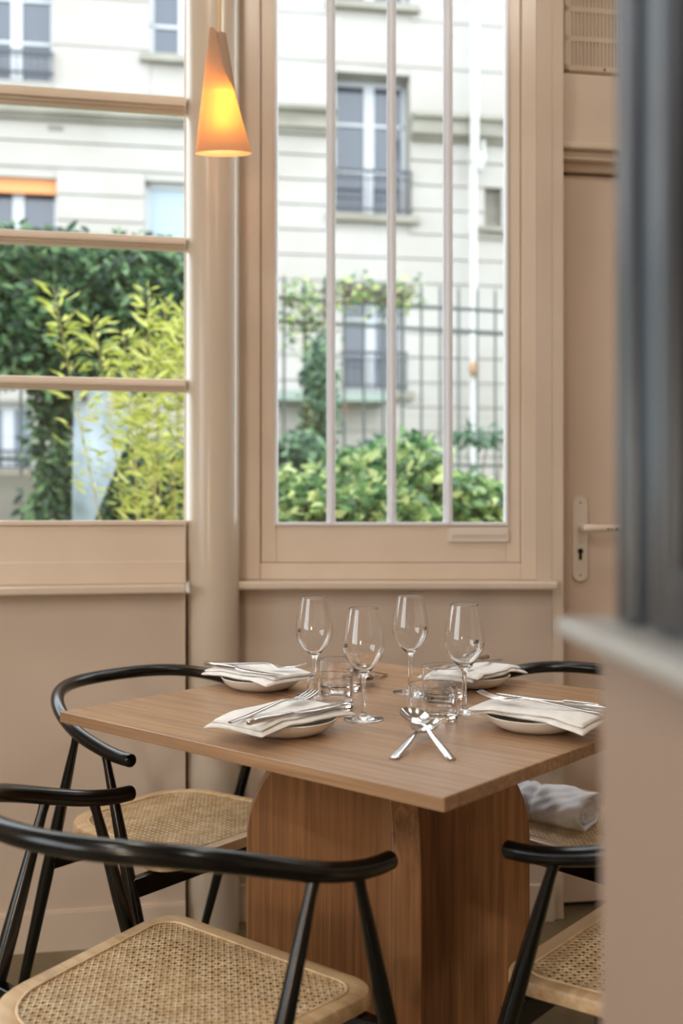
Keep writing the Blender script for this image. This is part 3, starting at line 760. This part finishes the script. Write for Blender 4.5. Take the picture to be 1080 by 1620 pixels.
for i, (xy, d, nm, _) in enumerate(SET):
    ang_ = math.atan2(-d.x, d.y)
    if i == 0:
        pl = first['p'] = obj('side_plate', plate_mesh(), PORCELAIN, smooth=60)
        fk = first['f'] = obj('fork', fork_mesh(), STEEL, smooth=60)
        kn = first['k'] = empty('table_knife'); knife_parts(kn)
    else:
        pl = first['p'].copy(); COL.objects.link(pl); fk = first['f'].copy(); COL.objects.link(fk); kn = copy_tree(first['k'])
    pl.location = (xy[0]+d.x*0.012, xy[1]+d.y*0.012, TZ); pl.rotation_euler = (0, 0, ang_)
    npk = obj('napkin', napkin_mesh(i*3.1), LINEN, smooth=180)
    npk.location = (*xy, TZ+0.0012); npk.rotation_euler = (0, 0, ang_+(0.03, -0.05, 0.06, 0.02)[i])
    def place(o, lx, ly, z, yaw, pitch=0, roll_=0):
        r = Vector((d.y, -d.x, 0))
        p = Vector((*xy, 0))+r*lx+d*ly; o.location = (p.x, p.y, z); o.rotation_euler = (pitch, roll_, ang_+yaw)
    place(fk, -0.006, -0.010, TZ+0.0385, 0.15, 0.03); fk.scale = (1.08, 1.12, 1.08); place(kn, 0.040, -0.006, TZ+0.0370 if i != 0 else TZ+0.0372, -0.02)
    if i == 0: place(kn, 0.046, -0.010, TZ+0.0366, -0.02)
    tag(pl, PLAB[i], 'plate', 'side plates'); tag(npk, NLAB[i], 'napkin', 'folded napkins'); tag(fk, FLAB[i], 'fork', 'forks on the napkins'); tag(kn, KLAB[i], 'knife', 'knives on the napkins')
# ---- serving spoons, crossed in pairs
sp0 = empty('serving_spoon'); spoon_parts(sp0)
def spoon(i, end, aim, tilt, roll_, z, lab):
    o = sp0 if i == 0 else copy_tree(sp0)
    d = Vector(aim)-Vector(end); o.location = (*end, z); o.rotation_mode = 'XYZ'
    o.rotation_euler = (tilt, roll_, math.atan2(-d.x, d.y)); tag(o, lab, 'spoon', 'crossed serving spoons')
spoon(0, (0.0725, 1.428), (0.128, 1.560), 0.105, 0.0, TZ+0.0025, 'steel spoon at the front, handle pointing lower left, its bowl underneath')
spoon(1, (0.1560, 1.420), (0.112, 1.560), 0.215, 0.0, TZ+0.0022, 'steel spoon at the front, handle pointing lower right, its bowl on top')
spoon(2, (0.0050, 2.190), (0.050, 2.060), 0.085, 0.0, TZ+0.0025, 'steel spoon at the back, handle pointing upper left')
spoon(3, (0.0950, 2.165), (0.040, 2.050), 0.19, 0.0, TZ+0.0022, 'steel spoon at the back, handle pointing upper right')

# ================================================================ PENDANT LAMP
PY = 2.36
def pendant(loc, label, group, drop=None):
    root = empty('pendant_lamp', loc, **dict(label=label, cat='lamp', group=group))
    s = PY/F; H_ = 197*s
    bm = bmesh.new(); n = 56; rings_o = []; rings_i = []
    def ring(t, off):
        cx = (353.5+(337.5-353.5)*t-353.5)*s; rx_ = (44.5+(6.5-44.5)*t)*s-off; ry = (15+(7.0-15)*t)*s-off
        return [Vector((cx+rx_*math.cos(2*PI*k/n), ry*math.sin(2*PI*k/n), t*H_-(0.008*t*(1 if math.cos(2*PI*k/n) > 0 else 0)*math.cos(2*PI*k/n)))) for k in range(n)]
    ring_loft(bm, [ring(t, 0.0) for t in np.linspace(0, 1, 14)], cap=False)
    # the sheet's inner end peeping out along the diagonal seam
    m = 16; rows = []
    for t in np.linspace(0.44, 0.985, 10):
        e = (t-0.44)/0.56; cx = (353.5-16*t-353.5)*s; rx_ = (44.5-38*t)*s; ry = (15-8*t)*s
        wid = rx_+12.5*s*e+0.0003
        rows.append([bm.verts.new((cx+wid*math.cos(a), (ry-0.002)*math.sin(a), t*H_-0.005*e)) for a in np.linspace(-1.15*min(1, 2.2*e)**0.8-0.02, 1.3, m)])
    for a, b in zip(rows, rows[1:]):
        for j in range(m-1): bm.faces.new((a[j], a[j+1], b[j+1], b[j]))
    me = bpy.data.meshes.new('shade'); bm.to_mesh(me); bm.free(); link('lamp_shade', me, SHADE, root, smooth=60)
    obj('bulb', lathe(bmesh.new(), [(0, 0.0), (0.006, 0.002), (0.009, 0.010), (0.009, 0.080), (0.008, 0.094), (0, 0.095)], 20, (0, 0, 0.046)), BULB, root, smooth=180)
    obj('socket', lathe(bmesh.new(), [(0, 0.046), (0.0085, 0.046), (0.0085, 0.085), (0, 0.086)], 20, (0, 0, 0.096)), WHITEPL, root, smooth=40)
    xo = (347.5-353.5)*s*1.0
    tube_b = tube(bmesh.new(), [(0, 0, 0.178), (xo*0.6, 0, 0.22), (xo, 0, H_), (xo, 0, 3.0-loc[2]-0.02)], 0.0032, 10)
    obj('cord', tube_b, mat('cream_fabric_cord', (216, 176, 112), 0.6) if 'cord_mat' not in globals() else cord_mat, root, smooth=60)
    obj('ceiling_rose', lathe(bmesh.new(), [(0, 0), (0.045, 0), (0.045, -0.014), (0.008, -0.024), (0, -0.024)], 32, (xo, 0, 3.0-loc[2])), WHITEPL, root, smooth=40)
    for zz, ee in ((0.066, 7), (0.102, 7.5), (0.138, 4.5)): lamp('bulb_light', 'POINT', (0, 0, zz), ee, (1.0, 0.66, 0.34), 0.012, parent=root)
    return root
p = px(353.5, 243, PY)
pendant(tuple(p), 'lit amber cone pendant lamp hanging in front of the column', 'cone pendant lamps')
for (x, y, z), lab in (((-0.212, -1.5, 1.66), 'amber cone pendant lamp behind the camera, the lower and nearer of two'), ((0.05, -2.3, 1.80), 'amber cone pendant lamp far behind the camera, the higher of two')):
    pendant((x, y, z), lab, 'cone pendant lamps')

# ================================================================ OUTSIDE
struct('pavement', B(-16, 16, -14, 3.14, -0.3, -0.06), mat('grey_pavement', (120, 118, 112), 0.8))
struct('ground', B(-16, 16, 3.15, 22, -0.3, 0.0), GRASS)
# ---- the apartment building opposite
KF = 0.145; FY0 = 14.0
phi = math.atan(KF)
bld = empty('apartment_building', (0, FY0, 0), phi, **dict(label='white stone apartment building across the garden, behind the fence', cat='building'))
def fl(x, y):
    d = (x-CX)/F; Y = FY0/(1-KF*d); return d*Y/math.cos(phi), EYE+(CY-y)/F*Y
def rect(x0, x1, y0, y1):
    xm = (x0+x1)/2; return fl(x0, y0)[0], fl(x1, y0)[0], fl(xm, y1)[1], fl(xm, y0)[1]
R_A = rect(530, 648, 116, 342); R_A2 = rect(530, 648, -260, 8); R_B = rect(541, 640, 462, 620); R_C = rect(640, 684, 690, 745)
R_D = rect(-40, 84, -150, 126); R_E = rect(236, 345, -120, 92); R_F = rect(-40, 90, 279, 392); R_G = rect(229, 345, 288, 420); R_H = rect(-30, 50, 638, 748); R_N = rect(765, 793, 296, 362)
holes = [R_A, R_A2, R_B, R_C, R_D, R_E, R_F, R_G, R_H, R_N]
obj('facade_wall', holed_wall(bmesh.new(), -9.5, 8.5, 0, 9.2, 0, 0.45, holes), STONE, bld)
# horizontal joints as real shallow proud courses
zc1, zc2, zc3 = fl(437, 180)[1], fl(437, 206)[1], fl(437, 243)[1]
bm = bmesh.new()
zj = zc3
def course(bm, z0, z1, y0, skips):
    segs = [(-9.5, 8.5)]
    for a, b, c_, d_ in skips:
        if d_ > z0+0.02 and c_ < z1-0.02:
            segs = [s for q0, q1 in segs for s in ((q0, min(q1, a-0.0)), (max(q0, b), q1)) if s[1]-s[0] > 0.02]
    for a, b in segs: box(bm, a, b, y0, 0.001, z0, z1)
z = zc3
while z > 0.4:
    course(bm, z-0.335, z-0.018, -0.03, holes); z -= 0.345
obj('stone_courses', bm, STONE, bld)
bm = bmesh.new(); z = zc1+0.1
while z < 8.5: course(bm, z+0.012, z+0.62, -0.018, holes); z += 0.65
obj('upper_courses', bm, STONE, bld)
bm = bmesh.new()
bigh = [R_A]
course(bm, zc1-0.015, zc1+0.05, -0.26, bigh); course(bm, zc2, zc1-0.015, -0.19, bigh); course(bm, zc2-0.06, zc2, -0.12, bigh)
obj('cornice', bm, STONE2, bld)
bm = bmesh.new(); course(bm, zc3, zc2-0.06, -0.045, bigh); obj('frieze', bm, STONE, bld)
b_ = rect(77, 101, 201, 209); obj('wall_vent_brick', B(b_[0], b_[1], -0.055, -0.03, b_[2], b_[3]), mat('vent_brick_grey', (110, 106, 98), 0.8), bld)
def fwin(r, rec=0.30, mull=True, bars=1, blind=0.0, rail=False, curtain=False, sill=True, glass=None, full=True, lower=0.0):
    a, b, z0, z1 = r
    bm = bmesh.new(); fw = 0.06
    for q in ((a, a+fw, z0, z1), (b-fw, b, z0, z1), (a, b, z0, z0+0.08), (a, b, z1-0.07, z1)): box(bm, q[0], q[1], rec, rec+0.06, q[2], q[3])
    if mull: mx_ = (a+b)/2; box(bm, mx_-0.075, mx_+0.075, rec-0.01, rec+0.06, z0, z1)
    for k in range(bars):
        zz = z0+(z1-z0)*(k+1)/(bars+1)+lower; box(bm, a, b, rec, rec+0.05, zz-0.022, zz+0.022)
    f = obj('window', bm, FWHITE, bld)
    obj('pane', B(a+0.01, b-0.01, rec+0.03, rec+0.04, z0+0.01, z1-0.01), glass or FGLASS, f)
    if curtain: obj('net_curtain', B(a+0.05, (a+b)/2-0.1, rec+0.022, rec+0.028, z0+0.05, z1-0.05), FCURT, f)
    if blind: obj('roller_blind', B(a, b, rec-0.12, rec-0.06, z1-blind, z1), BLIND, f)
    if sill: obj('window_sill', B(a-0.12, b+0.12, -0.12, 0.05, z0-0.10, z0), STONE2, bld)
    if rail:
        bm = bmesh.new(); hh = rail
        box(bm, a-0.02, b+0.02, -0.10, -0.07, z0+hh-0.035, z0+hh); box(bm, a-0.02, b+0.02, -0.10, -0.07, z0+0.06, z0+0.085); box(bm, a-0.02, b+0.02, -0.10, -0.07, z0+hh*0.78, z0+hh*0.80)
        n_ = int((b-a)/0.085)
        for k in range(n_+1): x = a+(b-a)*k/n_; box(bm, x-0.007, x+0.007, -0.09, -0.076, z0+0.0, z0+hh)
        obj('balcony_railing', bm, FRAIL, bld)
    return f
fwin(R_A, 0.32, bars=2, rail=0.62, lower=0.05); fwin(R_A2, 0.3, bars=3)
fwin(R_B, 0.25, bars=1, rail=0.55, lower=0.35); fwin(R_C, 0.2, mull=False, bars=0, sill=False, glass=mat('basement_window', (150, 150, 146), 0.5))
fwin(R_D, 0.2, bars=3, rail=0.36, sill=False); fwin(R_E, 0.1, bars=3, sill=True)
fwin(R_F, 0.2, bars=0, blind=0.19, sill=True); fwin(R_G, 0.12, mull=False, bars=0, glass=mat('frosted_pane', (138, 152, 160), 0.3))
fwin(R_H, 0.15, bars=0, rail=0.3, glass=FCURT)
a, b, z0, z1 = R_N; obj('blind_niche', B(a, b, 0.12, 0.2, z0, z1), STONE2, bld); obj('niche_sill', box(B(a-0.12, b+0.1, -0.1, 0.02, z0-0.06, z0), a-0.1, b+0.08, -0.07, 0.02, z0-0.16, z0-0.11), STONE2, bld)
# lintel hood over lower window, zinc ledge, base wall at left, drainpipe
q = rect(530, 652, 452, 463); obj('lintel', B(q[0], q[1], -0.08, 0.02, q[2], q[3]), mat('lintel_dark', (120, 112, 102), 0.8), bld)
q = rect(400, 602, 628, 642); obj('zinc_ledge', B(q[0], q[1], -0.7, 0.0, q[2], q[3]), AWN, bld)
q = rect(-160, 64, 746, 776); obj('garden_wall_coping', B(q[0], q[1], -0.9, -0.031, q[2], q[3]), mat('pale_coping', (112, 104, 92), 0.8), bld)
q = rect(-160, 58, 776, 1000); obj('garden_wall_base', B(q[0], q[1], -0.85, -0.032, 0, fl(0, 777)[1]), BROWNW, bld)
xp = fl(739, 300)[0]; zp = fl(739, 268)[1]
bm = tube(bmesh.new(), [(xp, -0.30, 0.1), (xp, -0.30, zp-0.05)], 0.055, 16); tube(bm, [(xp+0.02, -0.30, zp-0.06), (xp+0.02, -0.30, 9.1)], 0.062, 16)
obj('drainpipe', bm, PIPE, bld, smooth=40)
bm = lathe(bmesh.new(), [(0, -0.12), (0.06, -0.12), (0.13, 0.03), (0.13, 0.09), (0, 0.09)], 20, (xp+0.06, -0.30, zp)); tube(bm, [(xp+0.14, -0.3, zp+0.06), (xp+0.17, -0.2, zp+0.16), (xp+0.17, -0.2, zp+0.34)], 0.03, 10)
obj('pipe_hopper', bm, PIPE, bld, smooth=40)
q = fl(737, 592); obj('wall_lantern', lathe(bmesh.new(), [(0, -0.1), (0.05, -0.08), (0.08, 0.05), (0.03, 0.12), (0, 0.12)], 12, (q[0], -0.42, q[1])), mat('rusty_brown', (150, 118, 84), 0.6), bld, smooth=60)

# ---- iron fence, receding at sixteen degrees
KI = 0.29; IY0 = 8.0; fphi = math.atan(KI)
fence = empty('iron_fence', (0, IY0, 0), fphi, **dict(label='dark iron bar fence across the garden behind the bushes', cat='fence'))
def il(x, y=0):
    d = (x-CX)/F; Y = IY0/(1-KI*d); return d*Y/math.cos(fphi), EYE+(CY-y)/F*Y
zr1, zr2, zr3 = il(600, 481)[1], il(600, 517)[1], il(790, 737)[1]
x0, x1 = il(-60)[0], il(860)[0]
for z in (zr1, zr2, zr3): obj('rail', B(x0, x1, -0.012, 0.012, z-0.012, z+0.012), FIRON, fence)
sp = il(666)[0]-il(636)[0]; xs = il(606)[0]
k0 = int((x0-xs)/sp); k1 = int((x1-xs)/sp)
for k in range(k0, k1+1):
    x = xs+k*sp; bm = tube(bmesh.new(), [(x, 0, 1.0), (x, 0, zr1+0.15), (x, 0, zr1+0.19)], [0.011, 0.011, 0.002], 8)
    obj('bar', bm, FIRON, fence, smooth=60)
obj('low_wall', B(x0, x1, -0.12, 0.12, 0, zr3-0.12), STONE2, fence)
obj('wire_mesh', None or (lambda bm: [box(bm, x0, x1, 0.018, 0.0195, z, z+0.0018) for z in np.arange(zr3+0.16, zr1, 0.24)] and bm)(bmesh.new()), FIRON, fence)

# ---- planting
def leaves(name, pts, size, aspect, m, parent=None, droop=0.35, dirs=None):
    n = len(pts); pts = np.asarray(pts, float)
    L_ = size*(0.65+0.7*RNG.random(n)); W_ = L_*aspect
    if dirs is None:
        a = RNG.random(n)*2*PI; el = RNG.normal(-droop, 0.45, n); dirs = np.stack([np.cos(a)*np.cos(el), np.sin(a)*np.cos(el), np.sin(el)], 1)
    dirs = dirs/np.linalg.norm(dirs, axis=1, keepdims=True)
    r = RNG.normal(size=(n, 3)); s = np.cross(dirs, r); s /= np.linalg.norm(s, axis=1, keepdims=True)+1e-9; nn = np.cross(dirs, s)
    L1 = L_[:, None]; W1 = W_[:, None]
    v = np.stack([pts, pts+dirs*L1*0.4+s*W1*0.5+nn*W1*0.12, pts+dirs*L1*0.4-s*W1*0.5+nn*W1*0.12, pts+dirs*L1*0.42, pts+dirs*L1*0.75+s*W1*0.3-nn*W1*0.05, pts+dirs*L1*0.75-s*W1*0.3-nn*W1*0.05, pts+dirs*L1-nn*L1*0.12], 1).reshape(-1, 3)
    b = np.arange(n)*7
    fs = np.concatenate([np.stack([b+i for i in q], 1) for q in ((0, 1, 3), (0, 3, 2), (1, 4, 3), (3, 5, 2), (4, 6, 3), (3, 6, 5))])
    me = bpy.data.meshes.new(name); me.from_pydata(v.tolist(), [], fs.tolist()); me.update()
    return link(name, me, m, parent, smooth=180)
def blob_pts(n, c, r, shell=0.5):
    d = RNG.normal(size=(n, 3)); d /= np.linalg.norm(d, axis=1, keepdims=True); rad = shell+(1-shell)*RNG.random(n)
    return np.asarray(c)+d*np.asarray(r)*rad[:, None]
def shrub(name, clumps, n, size, aspect, m, label, cat='shrub', group=None, stems=5, base=None, trunk=None):
    c0 = clumps[0][0]; root = empty(name, (c0[0], c0[1], 0) if base is None else base, **dict(label=label, cat=cat, group=group))
    off = np.array([root.location.x, root.location.y, 0])
    tot = sum(r[0]*r[2]+r[1]*r[0] for _, r in clumps)
    pts = np.concatenate([blob_pts(max(10, int(n*(r[0]*r[2]+r[1]*r[0])/tot)), c, r) for c, r in clumps])-off
    leaves('foliage', pts, size, aspect, m, root)
    bm = bmesh.new()
    for c, r in clumps:
        for k in range(stems):
            a = Vector((c[0]-off[0]+random.uniform(-.1, .1), c[1]-off[1]+random.uniform(-.1, .1), 0)); b = Vector((c[0]-off[0]+random.uniform(-r[0], r[0])*0.8, c[1]-off[1]+random.uniform(-r[1], r[1])*0.8, c[2]+random.uniform(-0.2, 0.8)*r[2]))
            mid = a.lerp(b, 0.5)+Vector((random.uniform(-.08, .08), random.uniform(-.08, .08), 0)); tube(bm, [a, mid, b], [0.016, 0.011, 0.004], 6)
    if trunk:
        x_, y_ = trunk[0]-off[0], trunk[1]-off[1]; tube(bm, [(x_, y_, 0), (x_+0.03, y_, 1.1), (x_-0.02, y_, 2.2), (x_+0.1, y_, 3.0)], [0.07, 0.06, 0.045, 0.02], 10)
        for k in range(6): tube(bm, [(x_, y_, 1.7+0.12*k), (x_+(-1)**k*0.35, y_-0.1, 2.1+0.12*k), (x_+(-1)**k*0.8, y_-0.1, 2.5+0.1*k)], [0.02, 0.014, 0.005], 6)
    obj('stems' if not trunk else 'trunk', bm, BARK, root, smooth=60)
    return root
def at(x, y, Y): q = px(x, y, Y); return (q.x, q.y, q.z)
# tall dark evergreen filling the left window, with a trunk-like ivy column below it
cl = [(at(x, y, 6.6+random.uniform(-.3, .3)), (0.42, 0.4, 0.30)) for x, y in ((-30, 440), (50, 430), (130, 435), (210, 440), (285, 450), (0, 500), (90, 505), (170, 500), (250, 510), (20, 545), (110, 555), (190, 560))]
cl += [(at(x, y, 6.7), (0.19, 0.25, 0.24)) for x, y in ((90, 640), (84, 700), (95, 760), (80, 810), (92, 600))]
shrub('evergreen_tree', cl, 15000, 0.085, 0.42, LEAF_DARK, 'large dark evergreen filling the middle of the left window', 'tree', stems=0, trunk=at(88, 800, 6.9))
shrub('garden_bush', [(at(205, 775, 5.6), (0.24, 0.3, 0.36)), (at(255, 800, 5.7), (0.3, 0.3, 0.4))], 2600, 0.07, 0.45, LEAF_DARK, 'dark leafy bush low behind the bamboo in the left window', 'bush')
# bamboo: canes with narrow leaves
bam = empty('bamboo', at(235, 810, 4.4)[:2]+(0,), **dict(label='yellow green bamboo clump behind the left window glass', cat='bamboo'))
bx, by = bam.location.x, bam.location.y
canes = [((245, 840), (84, 452), 4.3), ((250, 840), (148, 505), 4.4), ((235, 820), (235, 455), 4.35), ((225, 820), (262, 470), 4.4), ((262, 820), (195, 520), 4.5), ((255, 820), (285, 500), 4.3), ((270, 820), (300, 520), 4.5),
         ((235, 820), (215, 560), 4.2), ((250, 820), (250, 540), 4.6), ((280, 820), (270, 560), 4.4), ((250, 820), (200, 600), 4.45), ((290, 820), (292, 470), 4.55), ((262, 820), (240, 600), 4.15), ((285, 820), (310, 600), 4.3)]
bm = bmesh.new(); lp = []; ld = []
for (a, b, Y) in canes:
    A = Vector(at(a[0], a[1]+40, Y)); A.z = 0.0; T_ = Vector(at(b[0], b[1], Y)); M_ = A.lerp(T_, 0.6)+Vector((0.04*random.uniform(-1, 1), 0.04*random.uniform(-1, 1), 0.05))
    pts = []
    for t in np.linspace(0, 1, 12): pts.append((A.lerp(M_, t)).lerp(M_.lerp(T_, t), t)-Vector((bx, by, 0)))
    tube(bm, pts, list(np.linspace(0.0042, 0.0016, 12)), 6)
    for t in np.linspace(0.5, 1, 44):
        q = pts[min(int(t*11), 10)].lerp(pts[min(int(t*11)+1, 11)], t*11 % 1)
        if q.z < 0.9: continue
        for k in range(3 if t > 0.72 else (2 if random.random() < 0.6 else 1)):
            ang_ = random.uniform(0, 2*PI); l_ = random.uniform(0.0, 0.11)*(1.15-t*0.9); lp.append((q.x+math.cos(ang_)*l_, q.y+math.sin(ang_)*l_, q.z+random.uniform(-.02, .02))); ld.append((math.cos(ang_), math.sin(ang_), random.uniform(-0.1, 0.9)))
obj('canes', bm, CANEST, bam, smooth=60)
leaves('foliage', lp, 0.075, 0.19, LEAF_BAMBOO, bam, dirs=np.array(ld))
# acrylic screen before the evergreen, its sky reflection put into the colour
pan = empty('acrylic_screen', at(160, 820, 5.1)[:2]+(0,), **dict(label='acrylic screen panel with painted pale sky reflection behind the left window, left of the bamboo', cat='screen'))
pts = [at(113, 870, 5.1), at(135, 870, 5.1), at(152, 815, 5.1), at(198, 702, 5.1), at(206, 622, 5.1), at(200, 616, 5.1), at(122, 616, 5.1), at(117, 622, 5.1)]
bm = bmesh.new(); M_ = Matrix.Translation((-pan.location.x, 0, 0)) @ MXZ
prism(bm, [(p_[0], p_[2]) for p_ in pts], 0.0, 0.008, M=M_); obj('sheet', bm, PANEL_GL, pan)
c_ = at(133, 622, 5.1); obj('clip', B(c_[0]-pan.location.x-0.012, c_[0]-pan.location.x+0.012, -0.012, 0.018, c_[2]-0.04, c_[2]+0.05), FRAIL, pan)
obj('post', tube(bmesh.new(), [(c_[0]-pan.location.x, 0.03, 0), (c_[0]-pan.location.x, 0.03, c_[2]+0.05)], 0.012, 10), FIRON, pan)
# flowering shrubs along the right window
SH = [(450, 800, 4.7, 0.17, 0.20, 'small leafy shrub at the left end of the right window', LEAF_SHRUB), (500, 815, 4.5, 0.2, 0.18, 'leafy shrub low in the first pane of the right window', LEAF_SHRUB),
      (560, 790, 4.9, 0.24, 0.28, 'pale green shrub in the second pane of the right window', LEAF_SHRUB), (640, 775, 4.6, 0.26, 0.27, 'bright green shrub with yellow leaves in the third pane', LEAF_SHRUB),
      (610, 815, 4.4, 0.24, 0.16, 'low leafy shrub in front between second and third pane', LEAF_SHRUB), (715, 800, 4.7, 0.22, 0.17, 'leafy shrub behind the third glazing bar', LEAF_SHRUB), (775, 805, 4.8, 0.20, 0.14, 'leafy shrub at the right end of the right window', LEAF_SHRUB)]
for x, y, Y, r, hz_, lab, m_ in SH:
    shrub('garden_shrub', [(at(x, y, Y), (r, 0.25, hz_))], 1100 if r > .19 else 800, 0.066, 0.5, m_, lab, 'shrub', 'shrubs outside the right window', stems=6)
for x, y, Y, r, hz_, lab in ((470, 735, 6.4, 0.26, 0.22, 'dark grey green bush behind the first pane of the right window'), (505, 640, 7.3, 0.13, 0.55, 'dark climbing ivy column by the first glazing bar'), (590, 745, 6.6, 0.35, 0.22, 'grey green bush behind the second pane of the right window'), (760, 690, 6.9, 0.30, 0.07, 'thin spreading branch of leaves right of the third glazing bar')):
    shrub('garden_bush', [(at(x, y, Y), (r, 0.18, hz_))], 900 if hz_ > .1 else 160, 0.075, 0.45, LEAF_GREY, lab, 'bush', stems=3)
# vine scrambling along the top of the fence
vine = empty('climbing_vine', at(560, 480, 7.9)[:2]+(0,), **dict(label='sparse green vine scrambling along the top of the iron fence', cat='vine'))
vx, vy = vine.location.x, vine.location.y
lp = []; bm = bmesh.new()
for j in range(9):
    xs_ = random.uniform(437, 480); ys_ = random.uniform(450, 530); pts = []
    for k in range(12):
        xx = xs_+k*random.uniform(14, 20); yy = ys_+12*math.sin(k*0.9+j)-(8 if 530 < xx < 640 else 0)+ (6 if xx > 600 else 0); d = (xx-CX)/F; Y = IY0/(1-KI*d)-0.03
        q = px(min(xx, 660), yy if xx < 520 else 462+(yy-480)*0.35, Y); q -= Vector((vx, vy, 0)); pts.append(q)
        nl = 5 if xx < 515 else 3
        for _ in range(nl): lp.append((q.x+random.gauss(0, .06), q.y+random.gauss(0, .04), q.z+random.gauss(0, .07)))
    tube(bm, pts, 0.004, 5)
for sx in (488, 457):
    for k in range(60): q = px(sx+random.gauss(0, 6), random.uniform(440, 560), 7.9); lp.append((q.x-vx, q.y-vy, q.z))
obj('tendrils', bm, BARK, vine, smooth=60); leaves('foliage', lp, 0.06, 0.5, LEAF_SHRUB, vine)
